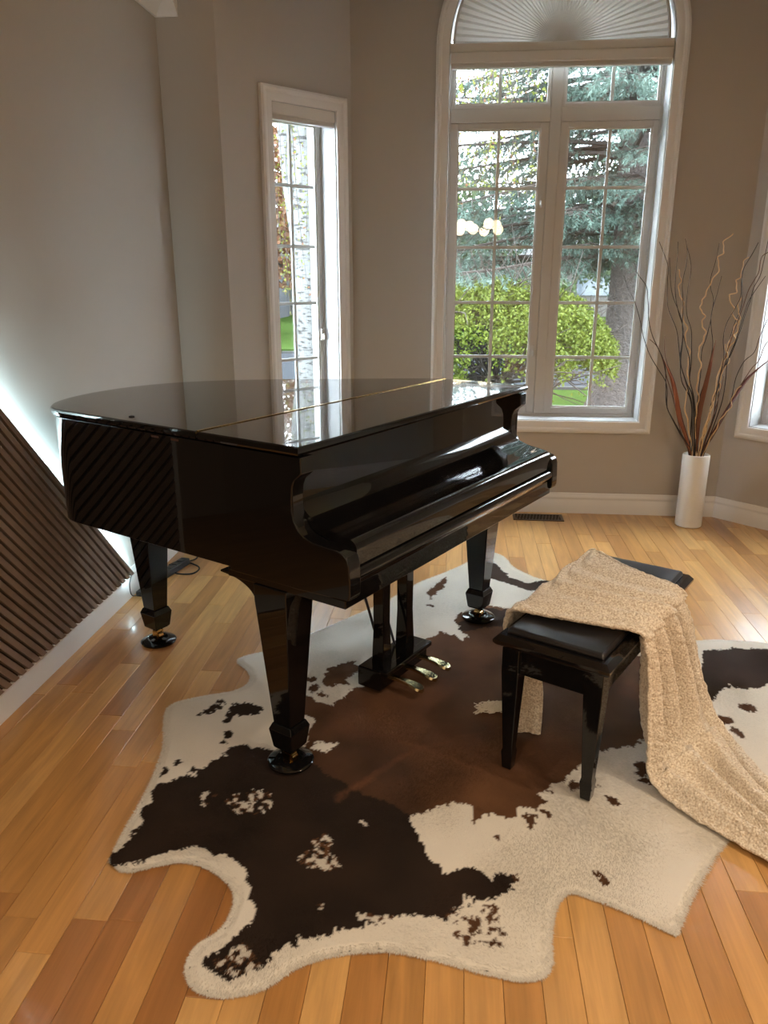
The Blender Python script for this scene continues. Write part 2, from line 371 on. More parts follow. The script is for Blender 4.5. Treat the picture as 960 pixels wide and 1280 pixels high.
# ------------------------------------------------------------------ blinds
def roller(loc, rz, x0, x1, z0, z1, label):
    r = empty('roller_blind', (loc[0], loc[1], 0), rz)
    MB().box(x0, x1, -.004, .040, z0 + .018, z1).build('cassette', ROLL, r, bevel=.005, seg=3)
    MB().box(x0 + .003, x1 - .003, .004, .034, z0 + .006, z0 + .018).build('fabric_edge', SHADE, r)
    MB().box(x0 + .004, x1 - .004, .000, .032, z0 - .008, z0 + .006).build('bottom_rail', VINYL, r, bevel=.003)
    return tag(r, label, 'blind', None)
roller((0, YM), 0, a0 + .006, a1 - .006, 2.538, 2.612, 'wide rolled-up off-white roller blind across the tall arched window')
roller(CV, ang2, SIDE_O[0] + .006, SIDE_O[1] - .006, 2.238, 2.312, 'short rolled-up off-white roller blind in the narrow window behind the piano')
roller(RC, ang3, RIGHT_O[0] + .006, RIGHT_O[1] - .006, 2.238, 2.312, 'short rolled-up off-white roller blind in the narrow window beside the tall vase')
fan = empty('fan_shade', (.503, YM, 2.658)); tag(fan, 'pleated off-white half-round fan shade in the window arch', 'shade')
m = MB(); NP = 96; R1 = .572; rings = [[], []]
for j in range(NP + 1):
    t = PI * j / NP; yo = .048 + (.012 if j % 2 else 0.0)
    rings[0].append((.030 * math.cos(t), .054, .004 + .030 * math.sin(t))); rings[1].append((R1 * math.cos(t), yo, .004 + R1 * math.sin(t) * .985))
m.loft(rings, closed=False, caps=False); pl = m.build('pleats', SHADE, fan)
m = MB(); m.loft([[(r * math.cos(t), y, .004 + r * math.sin(t) * .985) for r, y in ((R1 - .004, .040), (R1 + .010, .040), (R1 + .010, .064), (R1 - .004, .064))] for t in np.linspace(0, PI, 60)], caps=True)
m.build('edge_channel', VINYL, fan, smooth=True)
m = MB(); m.prism([(.034 * math.cos(t), .003 + .034 * math.sin(t)) for t in np.linspace(0, PI, 20)], .036, .048, 'y'); m.build('hub', SHADE, fan)
PLT = SHADE.copy(); PLT.name = 'pleated_paper'; nt = PLT.node_tree; _tc = nt.nodes.new('ShaderNodeTexCoord'); _vl = nt.nodes.new('ShaderNodeVectorMath'); _vl.operation = 'LENGTH'; nt.links.new(_tc.outputs['Object'], _vl.inputs[0])
_mr = nt.nodes.new('ShaderNodeMapRange'); _mr.interpolation_type = 'SMOOTHSTEP'; _mr.inputs[1].default_value = .04; _mr.inputs[2].default_value = .27; _mr.inputs[3].default_value = .006; _mr.inputs[4].default_value = .085
nt.links.new(_vl.outputs['Value'], _mr.inputs[0]); nt.links.new(_mr.outputs[0], [n for n in nt.nodes if n.type == 'MIX_SHADER'][0].inputs[0])   # folded paper overlaps more towards the hub
pl.data.materials[0] = PLT
MB().box(-R1, R1, .036, .066, .0, .004).build('base_rail', VINYL, fan)

# ================================================================== FLOOR PLANKS
FW = .0832
MB().box(XL - .02, XR, YB, YM + .1, -.05, -.0200).build('floor', GAPM).__setitem__('kind', 'structure')
floor = bpy.data.objects['floor']
LENS = [.34, .46, .58, .70, .84, 1.02]
plank_me = []
for L in LENS:
    w2 = FW / 2 - .0004; l2 = L / 2 - .0004; b = .0011
    m = MB(); m.loft([[(-w2, -l2, -.018), (w2, -l2, -.018), (w2, l2, -.018), (-w2, l2, -.018)], [(-w2, -l2, -b), (w2, -l2, -b), (w2, l2, -b), (-w2, l2, -b)],
                      [(-w2 + b, -l2 + b, 0), (w2 - b, -l2 + b, 0), (w2 - b, l2 - b, 0), (-w2 + b, l2 - b, 0)]])
    me = bpy.data.meshes.new('plank'); me.from_pydata(m.v, [], m.f); me.materials.append(WOODF); plank_me.append(me)
planks = []
ncol = int((XR - XL + .1) / FW) + 1
rp = random.Random(21)
for ci in range(ncol):
    x = XL - .02 + FW * (ci + .5); y = YB - rp.random() * .8
    while y < YM + .1:
        k = rp.choices(range(6), [2, 3, 3, 3, 3, 2])[0]; L = LENS[k]
        planks.append((x, y + L / 2, k)); y += L
def in_room(x, y):
    if y < YR + .05: return True
    return y < YM + .05 and (x - CV[0]) * (MC[1] - CV[1]) - (y - CV[1]) * (MC[0] - CV[0]) > -.09 and (x - RC[0]) * .7071 + (y - RC[1]) * .7071 < .15
planks = [p for p in planks if in_room(p[0], p[1] - LENS[p[2]] * .4)]
def vis_area(p):
    x, y, k = p; L = LENS[k]; g = np.array([[x + FW * a, y + L * b, 0] for a in (-.5, 0, .5) for b in np.linspace(-.5, .5, 7)])
    px, py, d = proj(g); ok = (d > .1) & (px > -5) & (px < 965) & (py > -5) & (py < 1285)
    return ok.mean() * (FW * L) / max(d.mean(), .3) ** 3 if ok.any() else 0
planks.sort(key=vis_area, reverse=True)
NVIS = min(300, sum(1 for p in planks if vis_area(p) > 0))
for x, y, k in planks[:NVIS]:
    o = bpy.data.objects.new('plank', plank_me[k]); COL.objects.link(o); o.location = (x, y, 0); o.parent = floor
V = []; Fc = []
for x, y, k in planks[NVIS:]:
    me = plank_me[k]; o = len(V)
    V += [(x + v.co.x, y + v.co.y, v.co.z) for v in me.vertices]; Fc += [tuple(o + i for i in f.vertices) for f in me.polygons]
me = bpy.data.meshes.new('plank_field'); me.from_pydata(V, [], Fc)
tag(link('plank_field', me, WOODS, floor), kind='stuff')

# ================================================================== LEFT WALL SLAT PANEL WITH LED STRIP
SX = XL + .016
pan = empty('slat_panel', (XL, 2.6, .134)); tag(pan, 'brown diagonal wood-slat wall panel with a slanted backlit edge', 'wall panel')
ET, EB = np.array([2.321, 1.029]), np.array([3.155, .134]); ed = (ET - EB) / np.linalg.norm(ET - EB); en = np.array([-ed[1], ed[0]])   # along the edge upwards, en points down-left
if en[0] > 0: en = -en
P_IN = lambda x, y, z: (x - XL, y - 2.6, z - .134)
ZB, YCUT = .134, 1.985
def diag_strip(m, d0, d1, x0, x1):
    # strip between offsets d0..d1 from the slanted edge, cut by the floor line z=ZB and by y=YCUT
    pts = []
    for d in (d0, d1):
        o = EB + en * d; t = (ZB - o[1]) / ed[1]; lo = o + ed * t; t2 = (YCUT - o[0]) / ed[0]; hi = o + ed * t2
        if hi[1] > 2.60: t3 = (2.60 - o[1]) / ed[1]; hi = o + ed * t3
        pts.append((lo, hi))
    q = [pts[0][0], pts[0][1], pts[1][1], pts[1][0]]
    m.prism([(p[0] - 2.6, p[1] - .134) for p in q], x0 - XL, x1 - XL, 'x')
bk = MB(); diag_strip(bk, .0, (EB[0] - YCUT - .004) * abs(en[0]), XL + .032, XL + .038); bk.build('backing_board', SLATB, pan)
PITCH_S = .0335
for k in range(30):
    if EB[0] - k * PITCH_S / abs(en @ np.array([1, 0])) * 1.0 < YCUT + .06: break
    m = MB(); diag_strip(m, k * PITCH_S, k * PITCH_S + .0225, XL + .038, XL + .054); m.build('slat', SLATM, pan, bevel=.0012, seg=1)
m = MB(); diag_strip(m, .010, .022, XL + .0305, XL + .0318); m.build('led_strip', LEDM, pan)
MB().box(.0, .032, YCUT - 2.6, EB[0] - 2.6 - .03, -.0015, .006).build('led_light_stop', SLATB, pan)  # added hidden strip, stops LED light leaking down onto the floor

# ================================================================== GRAND PIANO
PU = math.radians(61.2)
PORG = (-.397, 1.856, 0)
piano = empty('grand_piano', PORG, PU); tag(piano, 'glossy black baby grand piano with closed lid and brass casters', 'piano')
LZ, PWD = 1.03, 1.40
tail = [(0, .98), (.004, 1.04), (.03, 1.105), (.085, 1.165), (.17, 1.215), (.28, 1.252), (.40, 1.268), (.52, 1.262), (.64, 1.228), (.76, 1.160), (.87, 1.065), (.97, .955), (1.06, .84), (1.15, .72), (1.24, .605), (1.32, .50), (1.375, .41), (1.396, .33), (1.40, .25)]
curve = [tuple(p) for p in catmull(tail, 6)]
def inset(poly, d):
    P = np.array(poly); n = len(P); out = []
    for i in range(n):
        a, b, c = P[i - 1], P[i], P[(i + 1) % n]; e1 = (b - a) / (np.linalg.norm(b - a) + 1e-12); e2 = (c - b) / (np.linalg.norm(c - b) + 1e-12)
        n1 = np.array([e1[1], -e1[0]]); n2 = np.array([e2[1], -e2[0]]); nn = n1 + n2; nn /= max(np.linalg.norm(nn), 1e-9); k = d / max(nn @ n1, .4)
        out.append(tuple(b + nn * k))
    return out
HV = .373
main_lid = [(0, HV + .0015)] + curve + [(1.40, HV + .0015)] if curve[-1][1] > HV + .01 else None
cv2 = [p for p in curve if p[1] > HV + .012]
main_lid = [(0, HV + .0015)] + cv2 + [(cv2[-1][0] + .004, HV + .0015)]
front = [(0, 0), (0, HV - .0015), (cv2[-1][0] + .004, HV - .0015)] + [p for p in curve if p[1] < HV - .012] + [(1.40, 0)]
def slab(poly, prof):
    """prof: list of (inset, z) from bottom to top; polygon is given clockwise or ccw, inset is positive inward"""
    A = sum(poly[i - 1][0] * poly[i][1] - poly[i][0] * poly[i - 1][1] for i in range(len(poly))); s = 1 if A < 0 else -1
    m = MB(); m.loft([[(x, y, z) for x, y in inset(poly, s * d)] for d, z in prof]); return m
LP = [(.012, LZ - .026), (.004, LZ - .022), (.0, LZ - .016), (.0, LZ - .009), (.0025, LZ - .003), (.007, LZ)]
lid = slab(main_lid, LP).build('lid', LACQ, piano, smooth=True, angle=20)
flap = slab(front, LP).build('front_flap', LACQ, piano, smooth=True, angle=20)
MB().box(.010, 1.388, HV - .0045, HV + .0045, LZ - .004, LZ + .0022).build('lid_hinge', BRASS, piano)
MB().lathe([(.0001, 0), (.009, 0), (.009, .003), (.0001, .005)], 20, (.055, .715, LZ)).build('lid_button', BLACK, lid, smooth=True)
# rim
RZ0, RZ1 = .645, LZ - .028
full = [(0, .02)] + curve + [(1.40, .02)]
A = sum(full[i - 1][0] * full[i][1] - full[i][0] * full[i - 1][1] for i in range(len(full))); sg = 1 if A < 0 else -1
o_, i_ = inset(full, sg * .012), inset(full, sg * .062)
m = MB(); n = len(o_)
m.add([(x, y, z) for z in (RZ0, RZ1) for x, y in o_] + [(x, y, z) for z in (RZ0, RZ1) for x, y in i_],
      [f for j in range(n - 1) for k in [j + 1] for f in ((j, k, n + k, n + j), (2 * n + j, 3 * n + j, 3 * n + k, 2 * n + k), (n + j, n + k, 3 * n + k, 3 * n + j), (j, 2 * n + j, 2 * n + k, k))] + [(0, n, 3 * n, 2 * n), (n - 1, 3 * n - 1, 4 * n - 1, 2 * n - 1)])
m.build('rim', LACQ, piano, bevel=.002, smooth=True)
MB().prism(i_, RZ0 + .012, RZ0 + .03).build('soundboard', BLACK, piano)
for v in (.474, .56):
    MB().box(-.001 + .0115, .013, v - .016, v + .016, RZ1 - .012, RZ1 - .006).build('rim_reflection', REFL, piano)  # small brown plates that paint reflections onto the rim
for v in (.30, .62, .9):
    MB().box(.07, 1.25 if v < .5 else (1.0 if v < .8 else .82), v - .04, v + .04, RZ0 - .01, RZ0 + .03).build('beam', BLACK, piano)
# arms (cheeks)
arm_p = [(.001, RZ1), (.000, .957), (.006, .952), (.026, .936), (.034, .915), (.0365, .885), (.0365, .855), (.031, .828), (.018, .805), (.000, .790), (-.030, .780), (-.070, .776), (-.108, .774), (-.128, .769), (-.142, .757), (-.148, .740), (-.150, .690), (-.150, .655), (-.145, .640), (.02, .634), (.28, .634), (.28, RZ1)]
for u0, u1 in ((.010, .060), (1.340, 1.390)):
    m = MB(); m.prism(arm_p, u0, u1, 'x'); m.build('arm', LACQ, piano, bevel=.004, seg=3)
# music shelf front, fallboard, key slip, key bed
U0, U1 = .0605, 1.3395
MB().box(U0, U1, .055, .075, .868, RZ1).build('front_panel', LACQ, piano, bevel=.002)
fb = catmull([(.058, .878), (.052, .866), (.036, .846), (.008, .824), (-.030, .808), (-.070, .799), (-.108, .7925), (-.124, .787), (-.134, .776), (-.137, .762), (-.136, .722)], 5)
m = MB(); m.prism([tuple(p) for p in fb] + [(-.10, .722), (-.10, .765), (.05, .80), (.075, .86), (.075, .878)], U0, U1, 'x'); m.build('fallboard', LACQ, piano, smooth=True, angle=28)
ks = catmull([(-.118, .718), (-.136, .716), (-.146, .708), (-.149, .696), (-.146, .684), (-.140, .676), (-.139, .66), (-.138, .634)], 5)
m = MB(); m.prism([tuple(p) for p in ks] + [(-.08, .634), (-.08, .718)], U0, U1, 'x'); m.build('key_slip', LACQ, piano, smooth=True, angle=28)
MB().box(.02, 1.38, -.128, .30, .610, .636).build('key_bed', LACQ, piano, bevel=.003)
# legs with casters
def sqr(cx, cy, w, d, z): return [(cx - w, cy - d, z), (cx + w, cy - d, z), (cx + w, cy + d, z), (cx - w, cy + d, z)]
def leg(cx, cy, ztop, bracket):
    m = MB(); m.loft([sqr(cx, cy, .0335, .0335, .158), sqr(cx, cy, .060, .060, ztop - .05), sqr(cx, cy, .060, .060, ztop)])
    lg = m.build('leg', LACQ, piano, bevel=.003)
    m = MB(); m.loft([sqr(cx, cy, .030, .030, .068), sqr(cx, cy, .036, .036, .075), sqr(cx, cy, .0445, .0445, .138), sqr(cx, cy, .036, .036, .158)])
    m.build('leg_foot', LACQ, lg, bevel=.002)
    if bracket:
        pr = catmull([(cy + .05, ztop - .09), (cy + .062, ztop - .065), (cy + .09, ztop - .03), (cy + .14, ztop - .008), (cy + .205, ztop)], 5)
        m = MB(); m.prism([tuple(p) for p in pr] + [(cy + .205, ztop + .005), (cy - .02, ztop + .005), (cy - .02, ztop - .09)], cx - .045, cx + .045, 'x'); m.build('leg_bracket', LACQ, lg, smooth=True, angle=28)
    cs = MB(); cs.lathe([(.014, .050), (.014, .070), (.022, .070), (.022, .074)], 20, (cx, cy, 0))
    cs.box(cx - .017, cx - .012, cy - .012, cy + .012, .022, .056); cs.box(cx + .012, cx + .017, cy - .012, cy + .012, .022, .056); cs.box(cx - .017, cx + .017, cy - .012, cy + .012, .050, .056)
    cst = cs.build('caster', BRASS, lg, smooth=True)
    w = MB(); w.loft([[(cx + x, cy + .021 * math.cos(t), .033 + .021 * math.sin(t)) for t in np.linspace(0, 2 * PI, 24, endpoint=False)] for x in (-.011, .011)]); w.build('wheel', BRASS, cst, smooth=True)
LEGS = [(.074, .135), (.40, 1.135), (1.322, .140)]
leg(*LEGS[0], .612, True); leg(*LEGS[1], .645, False); leg(*LEGS[2], .612, True)
# pedal lyre
ly = MB().box(.545, .865, .125, .225, .028, .105).build('lyre_box', LACQ, piano, bevel=.006)
MB().box(.55, .86, .100, .135, .088, .108).build('lyre_ledge', LACQ, ly, bevel=.005)
for u in (.628, .782):
    m = MB(); m.loft([sqr(u, .175, .028, .026, .10), sqr(u, .175, .022, .022, .25), sqr(u, .175, .025, .024, .612)]); m.build('lyre_post', LACQ, piano, bevel=.003)
MB().box(.57, .84, .13, .22, .585, .612).build('lyre_top', LACQ, piano, bevel=.003)
for u in (.66, .75):
    MB().tube([(u, .20, .11), (u + .0, .38, .64)], .005, 8).build('lyre_brace', BLACK, piano, smooth=True)
    MB().tube([(u + .02, .185, .10), (u + .02, .185, .62)], .004, 8).build('pedal_rod', BLACK, piano, smooth=True)
for u in (.610, .705, .800):
    sec = catmull([(.13, .011, .060), (.09, .010, .062), (.05, .015, .060), (.015, .021, .055), (-.002, .019, .051), (-.012, .009, .048)], 4)
    m = MB(); m.loft([[(u - w, v, z), (u - w * .8, v, z + .008), (u + w * .8, v, z + .008), (u + w, v, z), (u + w * .7, v, z - .006), (u - w * .7, v, z - .006)] for v, w, z in sec])
    m.build('pedal', PEDAL, piano, smooth=True, angle=60)
# caster cups: separate things under each caster
cup_me = None
ca, sa = math.cos(PU), math.sin(PU)
for i, (u, v) in enumerate(LEGS):
    m = MB(); m.lathe([(.0001, 0), (.060, 0), (.070, .004), (.0715, .010), (.066, .015), (.052, .018), (.046, .022), (.038, .022), (.034, .012), (.0001, .012)], 40)
    o = m.build('caster_cup', LACQ, smooth=True, angle=50)
    zc = .0135 if i != 1 else 0.0
    o.location = (PORG[0] + u * ca - v * sa, PORG[1] + u * sa + v * ca, zc)
    tag(o, ['round black caster cup on the cowhide under the bracketed piano leg away from the windows', 'round black caster cup on bare wood under the tail leg of the piano', 'round black caster cup on the cowhide between the pedal lyre and the windows'][i], 'caster cup', 'piano caster cups')
# ================================================================== PIANO BENCH
BA = math.atan2(.863, .505)                                   # long side direction
BORG = np.array([.120, 2.009]); BL, BW, BT = .81, .345, .47
bench = empty('piano_bench', (BORG[0], BORG[1], 0), BA)
tag(bench, 'black lacquered piano bench with padded black seat and tapered legs', 'bench')
# local x = along the bench (s), local y = -t (t runs from the piano side towards the room)
m = MB(); m.loft([[(i, -i, z), (BL - i, -i, z), (BL - i, -BW + i, z), (i, -BW + i, z)] for i, z in ((.016, BT - .045), (.006, BT - .038), (.0, BT - .030), (.0, BT - .022), (.007, BT - .014), (.012, BT - .008), (.014, BT - .006))])
m.build('seat_frame', LACQ, bench, smooth=True, angle=24)
m = MB(); m.loft([[(i, -i, z), (BL - i, -i, z), (BL - i, -BW + i, z), (i, -BW + i, z)] for i, z in ((.030, BT - .008), (.028, BT + .002), (.034, BT + .010), (.050, BT + .014), (.075, BT + .016))])
m.build('cushion', VINYLB, bench, bevel=.006, seg=3, smooth=True, angle=60)
ai = .030
for x0, x1, y0, y1 in ((.05, BL - .05, -ai - .02, -ai), (.05, BL - .05, -BW + ai, -BW + ai + .02), (ai, ai + .02, -BW + .05, -.05), (BL - ai - .02, BL - ai, -BW + .05, -.05)):
    MB().box(x0, x1, y0, y1, BT - .125, BT - .044).build('apron', LACQ, bench, bevel=.002)
for lx in (.048, BL - .048):
    for lyv in (-.048, -BW + .048):
        m = MB(); m.loft([sqr(lx, lyv, .0145, .0145, 0.014), sqr(lx, lyv, .0185, .0185, .070), sqr(lx, lyv, .0155, .0155, .082), sqr(lx, lyv, .0265, .0265, BT - .13), sqr(lx, lyv, .0265, .0265, BT - .044)])
        m.build('leg', LACQ, bench, bevel=.002)

# ================================================================== COWHIDE RUG
out_px = [(140, 1073), (157, 1085), (189, 1079), (226, 1073), (257, 1079), (289, 1101), (296, 1126), (279, 1160), (248, 1182), (236, 1207), (245, 1229), (276, 1240), (326, 1231), (370, 1204), (414, 1190), (482, 1184), (545, 1195), (607, 1211), (657, 1220), (684, 1208), (686, 1170), (692, 1132), (710, 1111), (737, 1117), (780, 1133), (838, 1160), (846, 1156), (867, 1113), (914, 1040), (960, 1010), (1040, 985), (1110, 940), (1080, 880), (1010, 815), (960, 803), (900, 799), (858, 797), (800, 768), (740, 738), (676, 723), (659, 717), (640, 707), (629, 695), (615, 690), (598, 695), (581, 704), (556, 715), (525, 727), (480, 752), (444, 768), (400, 787), (350, 808), (300, 822), (312, 837), (314, 850), (295, 862), (250, 870), (215, 880), (207, 900), (205, 935), (185, 985), (155, 1040)]
def to_floor(pts, z=.012): return [tuple(atz(x, y, z)[:2]) for x, y in pts]
outl = catmull(to_floor(out_px) + [to_floor(out_px[:1])[0]], 6)[:-1]
def in_poly(P, poly):
    poly = np.asarray(poly); x, y = P[:, 0], P[:, 1]; r = np.zeros(len(P), bool); j = len(poly) - 1
    for i in range(len(poly)):
        xi, yi = poly[i]; xj, yj = poly[j]
        c = ((yi > y) != (yj > y)) & (x < (xj - xi) * (y - yi) / (yj - yi + 1e-12) + xi); r ^= c; j = i
    return r
def dist_poly(P, poly):
    poly = np.asarray(poly); d = np.full(len(P), 1e9)
    for i in range(len(poly)):
        a = poly[i - 1]; b = poly[i]; ab = b - a; t = np.clip(((P - a) @ ab) / (ab @ ab + 1e-12), 0, 1); q = a + t[:, None] * ab
        d = np.minimum(d, np.hypot(*(P - q).T))
    return d
dark_px = [(141, 1066), (164, 1045), (180, 1010), (189, 989), (201, 973), (245, 970), (262, 950), (273, 943), (301, 932), (326, 936), (345, 940), (390, 945), (430, 930), (470, 935), (505, 960), (518, 1000), (520, 1032), (526, 1051), (536, 1072), (552, 1094), (568, 1084), (590, 1082), (612, 1098), (622, 1090), (645, 1089), (642, 1106), (622, 1122), (606, 1122), (590, 1118), (575, 1135), (560, 1148), (545, 1146), (520, 1142), (482, 1139), (445, 1157), (414, 1164), (370, 1176), (339, 1195), (307, 1217), (279, 1220), (257, 1198), (282, 1179), (311, 1151), (317, 1120), (301, 1089), (276, 1067), (239, 1054), (201, 1067), (157, 1082), (146, 1078)]
brown_px = [(380, 868), (395, 872), (412, 880), (432, 868), (450, 858), (480, 850), (505, 812), (531, 799), (550, 790), (569, 793), (578, 800), (584, 796), (572, 780), (568, 768), (580, 764), (606, 757), (631, 760), (650, 752), (690, 745), (760, 790), (840, 850), (850, 900), (793, 931), (739, 937), (725, 950), (712, 968), (697, 981), (677, 993), (690, 1000), (672, 1012), (650, 1008), (643, 1022), (618, 1016), (597, 1024), (590, 1005), (570, 998), (545, 1008), (530, 1016), (500, 1012), (440, 985), (395, 955), (372, 945), (384, 922), (392, 900), (376, 884)]
patches = [('d', [(612, 697), (620, 705), (640, 722), (660, 728), (690, 722), (690, 737), (660, 738), (634, 728), (609, 722), (606, 708)]),
           ('d', [(604, 760), (632, 762), (650, 752), (680, 740), (690, 760), (640, 778), (606, 785), (585, 790), (572, 786), (574, 776)]),
           ('d', [(881, 812), (920, 808), (960, 812), (1020, 820), (1030, 850), (960, 856), (931, 860), (912, 854), (902, 858), (893, 872), (878, 875), (860, 872), (850, 840), (877, 835)]),
           ('b', [(403, 850), (408, 838), (425, 830), (444, 825), (447, 838), (432, 848), (440, 856), (420, 853), (410, 858)]),
           ('b', [(533, 742), (545, 726), (556, 720), (557, 730), (545, 742), (538, 748)]),
           ('w', [(386, 936), (398, 930), (416, 924), (416, 930), (400, 938)]), ('w', [(735, 950), (790, 932), (830, 935), (830, 970), (780, 985), (740, 980), (690, 1000), (705, 985)])]
spots = [('d', 307, 886, 21, 10), ('d', 286, 893, 8, 5), ('d', 268, 884, 9, 4), ('d', 258, 889, 6, 3), ('d', 284, 902, 7, 4), ('d', 277, 877, 7, 2.5), ('d', 284, 918, 8, 5), ('d', 276, 928, 5, 3), ('d', 226, 952, 5, 3), ('d', 245, 963, 7, 3), ('d', 202, 963, 6, 6),
         ('b', 749, 1095, 7, 5), ('b', 684, 1017, 7, 5), ('b', 664, 1022, 6, 5), ('b', 664, 1029, 5, 3), ('b', 618, 1048, 5, 4), ('b', 645, 1093, 5, 4), ('b', 933, 883, 13, 6), ('b', 906, 900, 6, 5), ('b', 895, 906, 7, 4), ('b', 920, 914, 6, 4), ('b', 720, 979, 12, 6), ('b', 766, 997, 10, 5), ('b', 740, 980, 6, 4), ('b', 800, 960, 8, 8), ('b', 806, 975, 6, 5),
         ('b', 396, 858, 7, 4), ('b', 380, 848, 5, 2), ('b', 388, 848, 6, 3), ('b', 405, 866, 5, 3), ('b', 538, 756, 3, 2), ('b', 604, 1010, 5, 3),
         ('s', 404, 1075, 25, 14), ('s', 402, 1050, 10, 10), ('s', 314, 1003, 30, 13), ('s', 264, 994, 9, 8), ('w', 450, 1028, 5, 3), ('s', 595, 1162, 28, 18), ('s', 610, 1140, 16, 14), ('s', 470, 1142, 20, 5), ('s', 300, 1200, 22, 12), ('s', 575, 1150, 16, 10), ('s', 400, 1130, 10, 5)]
fp = lambda pts: np.array(to_floor(pts))
DARK, BROWN = fp(dark_px), fp(brown_px); PATCH = [(k, fp(p)) for k, p in patches]
SPOT = [(k, np.array(atz(x, y, .012)[:2]), np.linalg.norm(atz(x + rx, y, .012) - atz(x, y, .012)), np.linalg.norm(atz(x, y + ry, .012) - atz(x, y, .012))) for k, x, y, rx, ry in spots]
Cw, Cd, Cb = np.array([.70, .655, .58]), np.array([.019, .0100, .0058]), np.array([.106, .047, .0195])
def hide_color(P):
    Z = np.zeros((len(P), 1)); P3 = np.hstack([P, Z])
    jit = np.stack([fbm(P3, 22, 3), fbm(P3 + 5.1, 22, 3)], 1) * .028
    LD = np.array([.40, -.916]); ac = P @ np.array([.916, .40]); al = P @ LD; S3 = np.stack([ac * 260, al * 55, 0 * al], 1)
    jit = jit + LD * (vnoise(S3, 1.0) * .009 + vnoise(S3 + 8.2, 2.1) * .004)[:, None]
    Q = P + jit; col = np.tile(Cw, (len(P), 1)); mottle = fbm(P3 + 9, 9, 3)
    b = in_poly(Q, BROWN); col[b] = Cb
    d = in_poly(Q, DARK); sd = np.clip(dist_poly(Q, BROWN) / .06, 0, 1) * np.where(b, 0, 1)   # dark fades into brown where they meet
    inb = in_poly(P, BROWN)
    k = np.where(b & d, .55, 1.0)[:, None]; col[d] = (Cd * k + Cb * (1 - k))[d]
    # edge of the dark area inside the brown: soft
    nd = dist_poly(P, DARK); soft = np.clip(1 - nd / .10, 0, 1) * (b & ~d); col = col * (1 - .6 * soft[:, None]) + Cd * .6 * soft[:, None]
    for kd, poly in PATCH:
        q = in_poly(Q, poly); col[q] = {'d': Cd * 1.8, 'b': Cb, 'w': Cw}[kd]
    spk = vnoise(P3 + 2.2, 75) + .5 * vnoise(P3, 150)
    for kd, c, rx, ry in SPOT:
        dd = ((Q[:, 0] - c[0]) / rx) ** 2 + ((Q[:, 1] - c[1]) / ry) ** 2
        if kd == 's':
            q = dd < 1.2; onw = col[:, 0] > .4; w = q & (spk > .12) & ~onw; bb = q & (spk <= .12) & (spk > -.25) & ~onw; b2 = q & onw & (spk < -.12); col[w] = Cw * .85; col[bb] = Cb; col[b2] = Cb * .75
        else: col[dd < 1] = {'d': Cd, 'b': Cb * .8, 'w': Cw}[kd]
    # tan star in the middle of the hide
    for (x0, y0), (x1, y1), w in [((420, 998), (520, 935), .016), ((500, 925), (600, 960), .012), ((520, 935), (640, 905), .012)]:
        a = np.array(atz(x0, y0, .012)[:2]); e = np.array(atz(x1, y1, .012)[:2]); ab = e - a; t = np.clip(((P - a) @ ab) / (ab @ ab), 0, 1)
        ds = np.hypot(*(P + jit * .5 - a - t[:, None] * ab).T); f = np.clip(1 - ds / w, 0, 1) * .55; col = col * (1 - f[:, None]) + np.array([.15, .062, .026]) * f[:, None]
    isw = col[:, 0] > .4
    col = col * np.where(isw, 1 + .05 * mottle, 1 + .45 * mottle)[:, None]
    return np.clip(col, .002, 1)
rug = empty('cowhide_rug', (.2, 2.0, 0)); tag(rug, 'cowhide rug in white with brown and dark brown patches on the floor', 'rug')
ro = np.array([.2, 2.0, 0])
# pelt: grid triangles clipped to the outline, thin and slightly wavy
outl = np.array(outl); mn, mx = outl.min(0) - .02, outl.max(0) + .02; gs = .0058
gx, gy = np.meshgrid(np.arange(mn[0], mx[0], gs), np.arange(mn[1], mx[1], gs), indexing='ij'); G = np.stack([gx.ravel(), gy.ravel()], 1)
ins = in_poly(G, outl); de = dist_poly(G, outl); sd = np.where(ins, de, -de)
near = (sd < 0) & (sd > -gs * 1.5)
Gs = G.copy()                                                   # pull the outer ring of vertices onto the outline
for i in np.nonzero(near)[0]:
    best = None; p = G[i]
    A_ = np.roll(outl, 1, 0); AB = outl - A_; t = np.clip(((p - A_) * AB).sum(1) / ((AB * AB).sum(1) + 1e-12), 0, 1); q = A_ + t[:, None] * AB; k = np.argmin(((q - p) ** 2).sum(1)); Gs[i] = q[k]
keep = ins | near; nx, ny = gx.shape; idx = np.arange(nx * ny).reshape(nx, ny)
quads = np.stack([idx[:-1, :-1], idx[1:, :-1], idx[1:, 1:], idx[:-1, 1:]], -1).reshape(-1, 4); quads = quads[keep[quads].all(1)]
used = np.unique(quads); remap = -np.ones(nx * ny, int); remap[used] = np.arange(len(used)); quads = remap[quads]
PV = Gs[used]; top = .009 + .002 * fbm(np.hstack([PV, np.zeros((len(PV), 1))]), 5, 2) ; top = np.where(np.where(ins[used], de[used], 0) < .012, .006, top)
vt = np.hstack([PV, top[:, None]]); n0 = len(vt); vb = np.hstack([PV, np.full((n0, 1), .001)])
HM = attr_mat('cowhide', .9)
me = np_mesh('pelt', np.vstack([vt, vb]) - ro, np.vstack([quads, quads[:, ::-1] + n0]), np.vstack([hide_color(PV), np.tile(Cw * .6, (n0, 1))]), 4); me.shade_smooth()
link('pelt', me, HM, rug)
